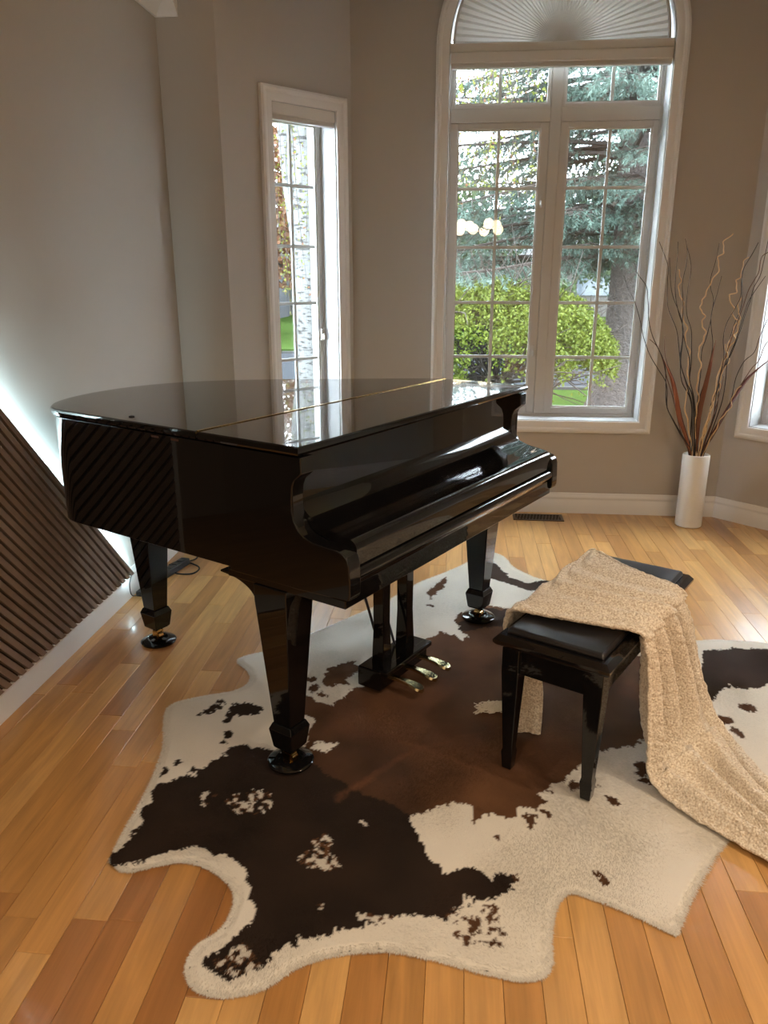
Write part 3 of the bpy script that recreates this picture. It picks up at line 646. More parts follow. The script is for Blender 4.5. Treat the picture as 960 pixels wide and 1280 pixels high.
# fur: short blades all over and longer along the rim
NF = 330000
B = RNG.uniform(mn, mx, (int(NF * 2.2), 2)); B = B[in_poly(B, outl)][:NF]
t = RNG.integers(0, len(outl), 26000); e = RNG.random((26000, 1)); Bm = np.roll(outl, 1, 0)[t] * (1 - e) + outl[t] * e + RNG.normal(0, .002, (26000, 2))
cen = outl.mean(0)
ed_d = np.concatenate([dist_poly(B[i:i + 40000], outl) for i in range(0, len(B), 40000)])
lay = np.stack([fbm(np.hstack([B, np.zeros((len(B), 1))]), 2.5, 2), fbm(np.hstack([B + 4, np.zeros((len(B), 1))]), 2.5, 2)], 1) * 1.2 + np.array([.35, -.8])
lay += RNG.normal(0, .22, lay.shape); lay /= np.linalg.norm(lay, axis=1)[:, None]
tan = outl - np.roll(outl, 1, 0); nor = np.stack([tan[:, 1], -tan[:, 0]], 1); nor /= np.linalg.norm(nor, axis=1)[:, None] + 1e-9
if not in_poly((outl[:1] - nor[:1] * .01), outl)[0]: nor = -nor
lm = nor[t] + RNG.normal(0, .35, (26000, 2)); lm /= np.linalg.norm(lm, axis=1)[:, None]
Bp = np.vstack([B, Bm]); Lp = np.vstack([lay, lm]); nb = len(Bp)
ln = np.concatenate([RNG.uniform(.006, .011, len(B)), RNG.uniform(.006, .013, 26000)]); hz = np.concatenate([RNG.uniform(.0008, .0025, len(B)), RNG.uniform(.000, .003, 26000)])
zb = np.concatenate([np.where(ed_d < .012, .006, .0085), np.full(26000, .0055)])
wd = RNG.uniform(.0006, .0012, nb); side = np.stack([-Lp[:, 1], Lp[:, 0]], 1)
v0 = np.hstack([Bp - side * wd[:, None], zb[:, None]]); v1 = np.hstack([Bp + side * wd[:, None], zb[:, None]]); v2 = np.hstack([Bp + Lp * ln[:, None], (zb + hz)[:, None]])
v2[len(B):, 2] = np.maximum(.002, .0055 - RNG.uniform(0, .003, 26000)) + hz[len(B):]
FV = np.stack([v0, v1, v2], 1).reshape(-1, 3) - ro
fc = np.concatenate([hide_color(Bp[i:i + 60000]) for i in range(0, nb, 60000)]) * RNG.uniform(.82, 1.15, (nb, 1))
me = np_mesh('fur', FV, np.arange(nb * 3).reshape(-1, 3), np.repeat(np.clip(fc, 0, 1), 3, 0)); tag(link('fur', me, HM, rug), kind='stuff')

# ================================================================== THROW BLANKET
cb, sb = math.cos(BA), math.sin(BA)
def bw(s, t, z): return np.array([BORG[0] + s * cb + t * sb, BORG[1] + s * sb - t * cb, z])
ST = BT + .024
rows = [  # (near-edge s, t, z) , (far-edge s, t, z), fold amplitude, fold count
    ((.150, -.030, .375), (.745, -.028, .385), .010, 3.0), ((.135, -.026, .440), (.748, -.024, .440), .008, 3.0), ((.122, -.004, ST - .006), (.744, -.004, ST - .004), .006, 3.0),
    ((.118, .030, ST), (.735, .030, ST), .010, 4.6), ((.125, .12, ST), (.670, .12, ST), .014, 4.5), ((.140, .22, ST), (.615, .22, ST), .016, 4.3), ((.160, .305, ST), (.572, .310, ST), .016, 4.0),
    ((.172, .348, ST - .004), (.560, .352, ST - .004), .018, 3.7), ((.178, .374, ST - .030), (.560, .380, ST - .034), .026, 3.4), ((.186, .384, .39), (.572, .396, .39), .036, 3.2),
    ((.190, .392, .28), (.600, .416, .28), .046, 3.0), ((.188, .402, .17), (.612, .446, .18), .048, 2.9), ((.184, .420, .085), (.615, .490, .095), .034, 2.9), ((.176, .450, .040), (.590, .540, .052), .027, 2.9),
    ((.155, .510, .023), (.545, .590, .034), .030, 3.0), ((.125, .590, .022), (.470, .650, .032), .028, 3.2), ((.098, .690, .022), (.395, .715, .030), .026, 3.4), ((.075, .780, .022), (.335, .790, .028), .025, 3.5),
    ((.040, .900, .024), (.280, .905, .026), .018, 3.6), ((.010, 1.020, .022), (.240, 1.020, .024), .014, 4.6)]
NU, NV = 190, 30
Lc = catmull([np.concatenate([bw(*r[0]), bw(*r[1]), [r[2], r[3]]]) for r in rows], NV)
wv = np.linspace(0, 1, NU)
Pm = Lc[:, None, 0:3] * (1 - wv)[None, :, None] + Lc[:, None, 3:6] * wv[None, :, None]
# surface normal of the smooth sheet
def normals(P):
    du = np.gradient(P, axis=0); dv = np.gradient(P, axis=1); n = np.cross(du, dv); n /= np.linalg.norm(n, axis=2)[..., None] + 1e-12; return n
nrm = normals(Pm)
if nrm[len(nrm) // 4, NU // 2, 2] < 0: nrm = -nrm
lv = np.linspace(0, 1, len(Lc))[:, None]
ph = wv[None, :] * Lc[:, 7][:, None] * 2 * PI + .5 + 1.2 * np.sin(lv * 5) + .55 * vnoise(np.stack([wv[None, :] * 3 + 0 * lv, lv * 5 + 0 * wv[None, :], 0 * wv[None, :] + 0 * lv], -1), 1.0)
sn = np.sin(ph); fold = np.where(sn > 0, .75 * np.abs(sn) ** .8, -1.15 * np.abs(sn) ** 1.3) + .22 * np.sin(2.3 * ph + 1 + 3 * lv)
env = np.clip(np.minimum(wv, 1 - wv) / .06, .25, 1)[None, :]
off = (fold * .85 + .15 * np.sin(ph * .5 + 2 * lv)) * env
hang = (Pm[..., 2] < ST - .02) & (Pm[..., 2] > .06)
lift = np.clip(np.minimum(wv, 1 - wv) / .10, .12, 1)[None, :]
disp = Lc[:, 6][:, None] * (off + np.where(hang, .15, .75) * np.where(Pm[..., 2] < .1, lift, 1.0))
Pm = Pm + nrm * disp[..., None]
Pm[..., 2] = np.maximum(Pm[..., 2], .020)
nub = vnoise(Pm.reshape(-1, 3), 95).reshape(Pm.shape[:2]) * .0020 + vnoise(Pm.reshape(-1, 3) + 3, 190).reshape(Pm.shape[:2]) * .0016
rib = np.sin(lv * 300 + 1.5 * np.sin(wv[None, :] * 9)) * .0008
Pm = Pm + nrm * (nub + rib)[..., None]
def grid_faces(a, b):
    i = np.arange(a * b).reshape(a, b); return np.stack([i[:-1, :-1], i[1:, :-1], i[1:, 1:], i[:-1, 1:]], -1).reshape(-1, 4)
TM = bpy.data.materials.new('nubby_boucle'); TM.use_nodes = True; nt = TM.node_tree; b = nt.nodes['Principled BSDF']; tc = nt.nodes.new('ShaderNodeTexCoord')
vo = nt.nodes.new('ShaderNodeTexVoronoi'); vo.inputs['Scale'].default_value = 150; nt.links.new(tc.outputs['Object'], vo.inputs['Vector'])
nz = nt.nodes.new('ShaderNodeTexNoise'); nz.inputs['Scale'].default_value = 190; nz.inputs['Detail'].default_value = 2; nt.links.new(tc.outputs['Object'], nz.inputs['Vector'])
cr = nt.nodes.new('ShaderNodeValToRGB'); cr.color_ramp.elements[0].position = .33; cr.color_ramp.elements[0].color = (.50, .40, .29, 1); cr.color_ramp.elements[1].position = .62; cr.color_ramp.elements[1].color = (.84, .76, .64, 1)
nt.links.new(nz.outputs['Fac'], cr.inputs[0]); nt.links.new(cr.outputs[0], b.inputs['Base Color']); b.inputs['Roughness'].default_value = .95; b.inputs['Specular IOR Level'].default_value = .15; b.inputs['Sheen Weight'].default_value = .3
bp = nt.nodes.new('ShaderNodeBump'); bp.inputs['Strength'].default_value = .8; bp.inputs['Distance'].default_value = .003; bp.invert = True
nt.links.new(vo.outputs['Distance'], bp.inputs['Height']); nt.links.new(bp.outputs[0], b.inputs['Normal'])
T0 = bw(.3, .45, 0)
thr = empty('throw_blanket', T0); tag(thr, 'beige nubby knit throw blanket draped over the piano bench onto the floor', 'blanket')
me = np_mesh('blanket_sheet', Pm.reshape(-1, 3) - T0, grid_faces(*Pm.shape[:2]), None, 4); me.shade_smooth()
o = link('blanket_sheet', me, TM, thr); so = o.modifiers.new('thick', 'SOLIDIFY'); so.thickness = .009; so.offset = -.6
# rolled hem along both long edges
for col, nm in ((0, 'hem'), (-1, 'hem')):
    pts = Pm[::6, col] - T0; m = MB(); m.tube([tuple(p) for p in pts], [.0062 + .0012 * math.sin(i * 1.7) for i in range(len(pts))], 8); m.build(nm, TM, thr, smooth=True)
# the end hanging on the piano side
J = lambda a, b: np.concatenate([bw(*a), bw(*b)])
tr = catmull([J((.13, -.024, .45), (.33, -.024, .45)), J((.16, -.034, .37), (.31, -.030, .37)), J((.195, -.030, .28), (.268, .030, .28)), J((.205, -.022, .18), (.258, .056, .18)), J((.208, -.020, .09), (.256, .060, .09)), J((.210, -.020, .024), (.254, .060, .020))], 40)
w2 = np.linspace(0, 1, 40); Q = tr[:, None, :3] * (1 - w2)[None, :, None] + tr[:, None, 3:] * w2[None, :, None]
Q = Q + (normals(Q) * (.004 * np.sin(w2 * 9)[None, :, None] + (.0022 * vnoise(Q.reshape(-1, 3), 110)).reshape(Q.shape[:2])[..., None]))
me = np_mesh('hanging_end', Q.reshape(-1, 3) - T0, grid_faces(*Q.shape[:2]), None, 4); me.shade_smooth()
o = link('hanging_end', me, TM, thr); so = o.modifiers.new('thick', 'SOLIDIFY'); so.thickness = .008
FR = mat('cream_fringe', (.70, .60, .46), .95)
m = MB()
for i in range(46):
    p0 = atz(636 + random.uniform(-4, 2), 884 + random.uniform(-7, 7), .02)[:2]; p1 = atz(592 + random.uniform(0, 22), 884 + random.uniform(-5, 8), .02)[:2]
    mid = [(p0[0] * (1 - k) + p1[0] * k + random.uniform(-.006, .006), p0[1] * (1 - k) + p1[1] * k + random.uniform(-.01, .01), .0175 + .016 * math.sin(PI * k) * random.random()) for k in np.linspace(0, 1, 7)]
    m.tube([Vector(q) - Vector(T0) for q in mid], .0017, 5)
tag(m.build('fringe', FR, thr, smooth=True), kind='stuff')

# ================================================================== TALL VASE AND BRANCHES
VP = np.array([1.412, 4.560]); VR, VH = .0765, .440
vase = MB().lathe([(.0001, 0), (VR - .006, 0), (VR - .001, .004), (VR, .012), (VR - .001, .2), (VR, VH - .008), (VR - .003, VH - .001), (VR - .008, VH), (VR - .012, VH - .004), (VR - .013, VH - .04), (VR - .013, .05), (.0001, .05)], 56).build('floor_vase', CERAM, smooth=True, angle=50)
vase.location = (VP[0], VP[1], 0); tag(vase, 'tall white textured cylinder vase on the floor in the corner', 'vase')
BLK = mat('black_twig', (.018, .012, .011), .55); BRN = mat('brown_twig', (.12, .050, .026), .6); GLD = mat('gold_curly_twig', (.66, .46, .24), .5); LFM = mat('rust_leaf', (.26, .085, .035), .6, noise=(30, .2))
def base_pt(i, n, r=.035):
    a = i * 2.4; return (VP[0] + r * math.cos(a) * ((i % 5 + 1) / 5), VP[1] + r * math.sin(a) * ((i % 5 + 1) / 5), .06)
def branch_pts(px, i, dep):
    pts = []; n = len(px); bp_ = base_pt(i, 0)
    for k, (x, y) in enumerate(px):                              # px runs from the tip to the vase mouth
        f = 1 - k / (n - 1); yy = VP[1] + dep * f
        p = aty(x, y, yy)
        lim = 6.365 - .06 - p[0]                                 # stay clear of the slanted wall
        for _ in range(6):
            if yy > lim or yy > YM - .05: yy = min(yy - .04, lim - .01, YM - .06); p = aty(x, y, yy); lim = 6.365 - .06 - p[0]
        pts.append(p)
    mouth = pts[-1]; r = math.hypot(mouth[0] - VP[0], mouth[1] - VP[1])
    if r > VR - .022: mouth[:2] = VP + (mouth[:2] - VP) * (VR - .022) / r
    mouth[2] = max(mouth[2], VH - .005)
    q = np.array(bp_); return [q, q * .5 + mouth * .5] + [np.array(p) for p in pts[::-1]]
br = []
br += [('k', [(780, 345), (785, 360), (793, 376), (800, 400), (804, 420), (812, 443), (823, 462), (831.6, 476), (834, 490), (834, 509), (841, 525), (850, 542), (862, 566)]),
 ('k', [(793.5, 329), (797, 342), (808, 358), (810, 375), (811, 400), (815, 418), (821, 432), (829, 449), (832, 465), (833, 505), (841, 524), (856, 550), (864, 567)]),
 ('k', [(824, 302), (835, 332), (834.5, 350), (834, 372), (836, 388), (845, 410), (848, 428), (850, 449), (852, 476), (862, 496), (865, 514), (864, 531), (862, 566)]),
 ('k', [(837, 322), (838, 350), (841, 370), (848, 388), (853, 405), (853, 425), (850, 450), (855, 470), (861, 490), (865, 510), (865, 567)]),
 ('k', [(847.5, 302), (847, 320), (845, 340), (844, 365), (848, 390), (854, 410), (853, 430), (851, 455), (858, 478), (866, 500), (867, 567)]),
 ('k', [(856.5, 298), (859, 312), (858, 330), (853, 355), (854, 380), (853, 410), (857, 430), (862, 450), (862, 475), (867, 500), (868, 567)]),
 ('k', [(858, 305), (864, 333), (860, 360), (858, 380), (859, 395), (864, 412), (864.5, 430), (864, 455), (862, 475), (867, 495), (870, 530), (869, 567)]),
 ('k', [(899, 304), (895, 325), (889, 345), (888, 358), (892, 375), (889, 395), (889, 410), (891, 430), (886, 460), (880, 480), (872, 510), (870, 567)]),
 ('k', [(902, 345), (897, 365), (891, 385), (888, 402), (883, 422), (877, 440), (876, 465), (873, 490), (871, 520), (872, 567)]),
 ('k', [(948, 303), (940, 318), (930, 335), (927, 350), (926, 370), (919, 385), (908, 405), (904, 425), (905, 445), (900, 470), (895, 495), (892, 520), (883, 545), (876, 567)]),
 ('k', [(962, 292), (955, 325), (950, 345), (942, 360), (938, 375), (932, 392), (925, 415), (915, 440), (908, 455), (900, 475), (896, 510), (888, 535), (877, 567)]),
 ('k', [(957, 345), (945, 362), (935, 378), (928, 400), (920, 425), (910, 450), (907, 475), (903, 500), (893, 530), (879, 567)]),
 ('k', [(966, 385), (950, 420), (943, 440), (930, 452), (920, 472), (915, 495), (908, 515), (898, 530), (880, 567)]),
 ('k', [(927, 345), (928, 365), (926, 385), (918, 405), (912, 425), (908, 450), (898, 478), (889, 505), (884, 530), (874, 567)]),
 ('n', [(970, 415), (956, 432), (949, 450), (940, 460), (930, 475), (925, 483), (912, 505), (905, 520), (890, 545), (878, 567)]),
 ('n', [(970, 312), (953, 320), (949, 338), (946, 345), (936, 362), (930, 380), (922, 402), (912, 430), (905, 452), (895, 490), (885, 525), (873, 567)]),
 ('n', [(812, 424), (822, 434), (829, 452), (833, 470), (842, 500), (851, 540), (861, 567)]), ('n', [(831, 420), (831, 440), (834, 455), (844, 480), (852, 520), (864, 567)]),
 ('n', [(905, 470), (900, 490), (893, 515), (884, 545), (876, 567)]), ('n', [(930, 480), (918, 500), (905, 522), (890, 548), (877, 567)]),
 ('g', [(917, 292), (904, 303), (905, 315), (897, 323), (899, 337), (889, 352), (882, 368), (877, 378), (876, 388), (881, 395), (877, 405), (882, 415), (878, 428), (873, 440), (876, 458), (871, 480), (873, 500), (869, 525), (870, 567)]),
 ('g', [(936, 321), (929, 328), (926, 345), (920, 352), (921, 365), (911, 370), (917, 385), (916, 395), (923, 402), (921, 415), (912, 425), (908, 442), (900, 460), (893, 490), (888, 515), (880, 545), (874, 567)]),
 ('g', [(848, 337), (851, 350), (848, 362), (854, 378), (853, 395), (859, 410), (856, 425), (862, 440), (859, 460), (861, 480), (856, 505), (860, 530), (865, 567)]),
 ('g', [(926, 372), (922, 385), (925, 398), (916, 412), (919, 425), (909, 438), (911, 452), (901, 468), (899, 485), (890, 505), (886, 525), (878, 545), (872, 567)]),
 ('g', [(906, 430), (909, 445), (902, 458), (900, 475), (892, 492), (890, 510), (882, 530), (875, 567)]), ('g', [(926, 482), (916, 495), (913, 510), (902, 522), (893, 540), (879, 567)])]
KIND = {'k': (BLK, 'thin wavy black twig standing in the tall white vase', 'black twigs in the vase', .0036, .0016), 'n': (BRN, 'thin reddish-brown twig standing in the tall white vase', 'brown twigs in the vase', .0036, .0018), 'g': (GLD, 'curly golden twig standing in the tall white vase', 'golden twigs in the vase', .0042, .0026)}
for i, (k, px) in enumerate(br):
    pts = catmull(branch_pts(px, i, random.uniform(-.16, .05)), 5); M_, lb, gp, r0, r1 = KIND[k]; n = len(pts); p0 = pts[0].copy()
    if k == 'g': pts[10:, 0] += .004 * np.sin(np.arange(n - 10) * 1.3)
    m = MB(); m.tube([tuple(p - p0) for p in pts], [r0 + (r1 - r0) * j / (n - 1) for j in range(n)], 7); o = m.build('decorative_twig', M_, smooth=True); o.location = p0; tag(o, lb, 'twig', gp)
def blade(px, i, wmax, material, label):
    pts = catmull(branch_pts(px, i, -.05), 6); n = len(pts); p0 = pts[0].copy(); m = MB(); rings = []
    for j, p in enumerate(pts):
        f = j / (n - 1); w = wmax * max(.12, math.sin(PI * min(1, max(0, (f - .22) / .78)) ** .8)) ; q = p - p0
        rings.append([(q[0] - w, q[1], q[2]), (q[0], q[1] - .002 - w * .35, q[2]), (q[0] + w, q[1], q[2]), (q[0], q[1] + .001 - w * .15, q[2])])
    m.loft(rings); o = m.build('dried_leaf', material, smooth=True, angle=60); o.location = p0; tag(o, label, 'dried leaf')
blade([(829, 448), (835, 462), (841, 478), (846, 500), (850, 525), (863, 567)], 3, .013, LFM, 'rust-coloured dried leaf blade leaning toward the arched window from the vase')
blade([(895, 425), (890, 445), (886, 465), (880, 490), (874, 520), (870, 567)], 7, .014, mat('brown_leaf', (.16, .06, .028), .6, noise=(30, .2)), 'upright brown dried leaf blade among the vase twigs')
blade([(968, 446), (955, 455), (942, 466), (930, 479), (905, 518), (877, 567)], 12, .010, mat('plum_leaf', (.13, .045, .04), .6), 'narrow plum-brown dried leaf leaning from the vase toward the narrow window')

# ================================================================== FLOOR REGISTER, POWER BAR, CORDS
vent = empty('floor_register', (.520, 4.618, .0)); tag(vent, 'bronze floor vent register set in the floor by the arched window wall', 'floor vent')
fm = MB(); ring_box(fm, -.155, .155, -.0, .0, 0, 0, 0) if False else None
fm.box(-.155, .155, -.065, -.050, .0005, .006); fm.box(-.155, .155, .050, .065, .0005, .006); fm.box(-.155, -.138, -.05, .05, .0005, .006); fm.box(.138, .155, -.05, .05, .0005, .006)
fm.build('vent_frame', VENTM, vent, bevel=.0015)
MB().box(-.138, .138, -.05, .05, .0003, .0010).build('vent_shade_sheet', mat('vent_shade', (.008, .007, .006), .8), vent)  # flat near-black sheet painting the shade below the louvers, no recess
for k in range(14): x = -.128 + k * .0197; m = MB(); m.prism([(x - .010, -.05), (x - .006, -.05), (x + .010, .05), (x + .006, .05)], .001, .0048); m.build('louver', VENTM, vent)
for y in (-.017, .017): MB().box(-.138, .138, y - .0025, y + .0025, .001, .0052).build('crossbar', VENTM, vent)
pb = empty('power_bar', (-1.425, 3.49, 0), math.radians(78)); tag(pb, 'black power bar on the floor beside the baseboard behind the piano', 'power bar')
MB().box(-.15, .15, -.025, .025, 0.0005, .034).build('housing', RUBBER, pb, bevel=.006, seg=3)
for k in range(5): MB().box(-.11 + k * .05, -.085 + k * .05, -.014, .014, .034, .036).build('outlet', BLACK, pb)
ad = MB().box(-.045, .045, -.022, .022, 0.0005, .026).build('led_adapter', RUBBER, bevel=.004); ad.location = (-1.455, 3.235, 0); ad.rotation_euler = (0, 0, math.radians(85)); tag(ad, 'small black power adapter against the baseboard at the foot of the slat panel', 'adapter')
def cord(pts, r, parent):
    q = catmull(pts, 8); m = MB(); iv = (Matrix.Translation(parent.location) @ Matrix.Rotation(parent.rotation_euler[2], 4, 'Z')).inverted()
    m.tube([tuple(iv @ Vector(p)) for p in q], r, 8); m.build('cord', RUBBER, parent, smooth=True)
cf = lambda x, y, z=.005: atz(x, y, z)
cord([cf(212, 706), cf(226, 701), cf(244, 706), cf(249, 711), cf(240, 717), cf(222, 717), cf(212, 712)], .0042, pb)
cord([(-1.40, 3.60, .018), (-1.36, 3.70, .006), (-1.40, 3.83, .005), (-1.45, 3.95, .005), (-1.47, 4.05, .005)], .0042, pb)
cord([(-1.455, 3.19, .016), (-1.475, 3.14, .03), (-1.490, 3.16, .08), (-1.4895, 3.20, .12), (-1.4895, 3.18, .135)], .0022, ad)

# ================================================================== LIGHTS OF THE ROOM (behind and above the camera)
POTL = mat('pot_lens', (1, 1, 1), .5, emit=((1.0, .90, .76), 18.0))
for i, (x, y) in enumerate([(1.35, 1.35), (1.80, .45), (-.6, -.3), (-.75, -1.6), (1.35, -.9), (.30, -2.9), (-.9, -2.9), (1.6, -2.9)]):
    p = empty('ceiling_light', (x, y, H1)); tag(p, 'round recessed ceiling light with white trim', 'ceiling light', 'recessed ceiling lights')
    MB().lathe([(.045, -.001), (.070, -.001), (.072, -.004), (.066, -.008), (.045, -.005)], 32).build('trim_ring', TRIM, p, smooth=True)
    MB().lathe([(.0001, -.002), (.046, -.002), (.046, -.0035), (.0001, -.0035)], 24).build('lens', POTL, p)
    ld = bpy.data.lights.new('pot', 'AREA'); ld.shape = 'DISK'; ld.size = .10; ld.energy = POT_POWER; ld.color = POT_COL; ld.spread = math.radians(150)
    lo = bpy.data.objects.new('lamp', ld); COL.objects.link(lo); lo.parent = p; lo.location = (0, 0, -.012)
ch = empty('chandelier', (.24, -2.2, H1)); tag(ch, 'brass chandelier with a ring of glowing globes hanging from the ceiling', 'chandelier')
MB().lathe([(.0001, 0), (.06, 0), (.06, -.02), (.012, -.03), (.008, -.03)], 24).build('canopy', BRASS, ch, smooth=True)
MB().tube([(0, 0, -.03), (0, 0, -.62)], .006, 8).build('stem', BRASS, ch)
GLB = mat('glowing_globe', (1, 1, 1), .4, emit=((1.0, .80, .50), 11.0))
for k in range(8):
    a = k * PI / 4 + .3; x, y, z = .29 * math.cos(a), .29 * math.sin(a), -.62 + (.03 if k % 2 else -.04)
    MB().tube([(0, 0, -.60), (x * .5, y * .5, -.66), (x, y, z + .07)], .005, 6).build('arm', BRASS, ch, smooth=True)
    m = MB(); m.lathe([(max(.0001, .075 * math.sin(t)), -.075 * math.cos(t)) for t in np.linspace(0, PI, 17)], 24, (x, y, z)); m.build('globe', GLB, ch, smooth=True)

# ================================================================== OUTSIDE
GZ = -.6
GRASS = mat('lawn_grass', (0.025, 0.043, 0.011), .9, noise=(6, .25), bump=(60, .5, .02), spec=0.0); ROAD = mat('asphalt', (0.026, 0.028, 0.031), .85, noise=(3, .06), spec=0.0)
CURB = mat('concrete_curb', (0.045, 0.045, 0.043), .85, noise=(8, .06), spec=0.0)
m = MB(); m.box(-14, 16, YM + .3, 14.6, GZ - .2, GZ); tag(m.build('ground_lawn', GRASS), kind='structure')
m = MB(); m.box(-30, 34, 14.6, 14.75, GZ - .2, GZ + .05); m.box(-30, 34, 21.0, 21.15, GZ - .2, GZ + .05); tag(m.build('ground_curb', CURB), kind='structure')
m = MB(); m.box(-30, 34, 14.75, 21.0, GZ - .2, GZ); tag(m.build('ground_road', ROAD), kind='structure')
m = MB(); m.box(-45, 50, 21.15, 70, GZ - .2, GZ + .1); tag(m.build('ground_far_lawn', GRASS), kind='structure')
LEAFM = attr_mat('leaf', .6, trans=.35); NEEDLE = attr_mat('needle', .6, trans=.15)
SPB = mat('spruce_bark', (.078, .068, .064), .95, noise=(22, .5), bump=(26, 1.0, .05), spec=0.0); TWB = mat('twig_bark', (0.0310, 0.0225, 0.0180), .9, noise=(12, .3))
def birch_bark():
    m = bpy.data.materials.new('birch_bark'); m.use_nodes = True; nt = m.node_tree; b = nt.nodes['Principled BSDF']; tc = nt.nodes.new('ShaderNodeTexCoord')
    mp = nt.nodes.new('ShaderNodeMapping'); mp.inputs['Scale'].default_value = (7, 7, 24); nt.links.new(tc.outputs['Object'], mp.inputs[0])
    n = nt.nodes.new('ShaderNodeTexNoise'); n.inputs['Scale'].default_value = 1.6; n.inputs['Detail'].default_value = 6; nt.links.new(mp.outputs[0], n.inputs['Vector'])
    cr = nt.nodes.new('ShaderNodeValToRGB'); cr.color_ramp.elements[0].position = .40; cr.color_ramp.elements[0].color = (.010, .008, .007, 1); cr.color_ramp.elements[1].position = .46; cr.color_ramp.elements[1].color = (.092, .092, .090, 1)
    nt.links.new(n.outputs['Fac'], cr.inputs[0]); nt.links.new(cr.outputs[0], b.inputs['Base Color']); b.inputs['Roughness'].default_value = .8; return m
BIRCH = birch_bark()
def leaf_cloud(C, size, c0, c1, rng, droop=0.0):
    """one two-triangle leaf at each centre"""
    n = len(C); d = rng.normal(0, 1, (n, 3)); d[:, 2] -= droop; d /= np.linalg.norm(d, axis=1)[:, None]; u = rng.normal(0, 1, (n, 3)); s = np.cross(d, u); s /= np.linalg.norm(s, axis=1)[:, None]
    L = (size * rng.uniform(.7, 1.3, n))[:, None]; W = L * .32
    v = np.stack([C, C + d * L * .5 + s * W, C + d * L, C + d * L * .5 - s * W], 1).reshape(-1, 3)
    t = rng.random((n, 1)); col = np.repeat(np.array(c0) * (1 - t) + np.array(c1) * t, 4, 0)
    return v, np.arange(n * 4).reshape(-1, 4), col
# ---- clipped round shrub on a short stem
sc_ = aty(622, 400, 8.5); SC = np.array([sc_[0] + .02, 8.6, .72])
sh = empty('globe_shrub', (SC[0], SC[1], GZ)); tag(sh, 'round yellow-green clipped shrub on a short stem on the front lawn', 'shrub')
S0 = np.array([SC[0], SC[1], GZ])
r = np.random.default_rng(5)
m = MB(); m.tube([(0, 0, 0), (.02, 0, .6), (0, .01, .95)], [.085, .07, .075], 10)
tips = []
for k in range(46):
    a = r.uniform(0, 2 * PI); el = r.uniform(-.05, 1.35); R = .95
    e = np.array([1.22 * math.cos(a) * math.cos(el), 1.22 * math.sin(a) * math.cos(el), 1.02 + .10 + .88 * math.sin(el)])
    p0 = np.array([.02 * math.cos(a), .02 * math.sin(a), r.uniform(.82, 1.0)]); p1 = p0 * .6 + e * .4 + np.array([0, 0, -.10 + r.normal(0, .05)]) + r.normal(0, .05, 3)
    q = catmull([p0, p1, e], 5); m.tube([tuple(x) for x in q], list(np.linspace(.020, .006, len(q))), 5)
    for j in range(12):
        b_ = q[r.integers(3, len(q))]; e2 = b_ + r.normal(0, .22, 3) + (e - p0) * .22; m.tube([tuple(b_), tuple((b_ + e2) / 2 + r.normal(0, .03, 3)), tuple(e2)], [.007, .005, .003], 4)
m.build('branches', TWB, sh, smooth=True)
n = 62000; d = r.normal(0, 1, (n, 3)); d[:, 2] = np.abs(d[:, 2]) * 1.0 - .12; d /= np.linalg.norm(d, axis=1)[:, None]
rad = 1 - np.abs(r.normal(0, .10, n)); C = d * rad[:, None] * np.array([1.28, 1.28, .90]) + np.array([0, 0, 1.12]); C += .06 * np.stack([fbm(C, 3), fbm(C + 3, 3), fbm(C + 6, 3)], 1)
C = C[(fbm(C, 5, 2) > -.30 + .95 * np.clip(1.42 - C[:, 2], 0, 1))]
v, f_, cc = leaf_cloud(C, .036, (.055, .080, .007), (.125, .150, .022), r)
tag(link('foliage', np_mesh('shrub_leaves', v, f_, cc, 4), LEAFM, sh), kind='stuff')
# ---- spruce
tp = aty(768, 480, 10.6); S1 = np.array([tp[0], 10.6, GZ])
spr = empty('spruce_tree', S1); tag(spr, 'large blue-green spruce tree with drooping boughs outside the arched window', 'tree')
r = np.random.default_rng(8)
m = MB(); hs = np.linspace(0, 9, 40); m.tube([(.04 * math.sin(h), .03 * math.cos(h * 1.3), h) for h in hs], [.30 * math.exp(-h * 2.2) + .245 - .02 * h for h in hs], 18); m.build('trunk', SPB, spr, smooth=True)
bm_ = MB(); TW = []                                             # twig frames: position, direction
for h in np.concatenate([np.arange(2.25, 7.4, .30), np.arange(2.3, 5.6, .42)]):
    nbr = 7
    for k in range(nbr):
        a = 2 * PI * (k + r.random() * .8) / nbr + h * 1.7; L = r.uniform(1.3, 3.8) * (1 - .06 * (h - 2)); dr = r.uniform(.15, .32)
        dirv = np.array([math.cos(a), math.sin(a), 0]); q = np.array([np.array([0, 0, h]) + dirv * L * s + np.array([0, 0, .25 * s - dr * L * s * s + .22 * s ** 4 * L * .4]) for s in np.linspace(0, 1, 10)])
        bm_.tube([tuple(x) for x in q], list(np.linspace(.035, .006, 10)), 5)
        for s in np.arange(.28, 1.0, .045):
            i = s * 9; i0 = int(i); p = q[i0] * (1 - i + i0) + q[min(i0 + 1, 9)] * (i - i0); t = q[min(i0 + 1, 9)] - q[i0]; t /= np.linalg.norm(t)
            for sd_ in (-1, 1):
                sv = np.cross(t, [0, 0, 1]) * sd_; l2 = .75 * (1 - s * .62) * r.uniform(.7, 1.2)
                dv = sv * .8 + t * .75 + np.array([0, 0, -.28 + r.normal(0, .12)]); dv /= np.linalg.norm(dv); e = p + dv * l2
                bm_.tube([tuple(p), tuple((p + e) / 2 + [0, 0, .01]), tuple(e)], [.006, .005, .003], 3)
                for g_ in np.arange(.22, 1.01, .26): TW.append((p + dv * l2 * g_, dv * .7 + np.array([0, 0, -.35]) + r.normal(0, .28, 3), r.uniform(.10, .19)))
bm_.build('branches', TWB, spr, smooth=True)
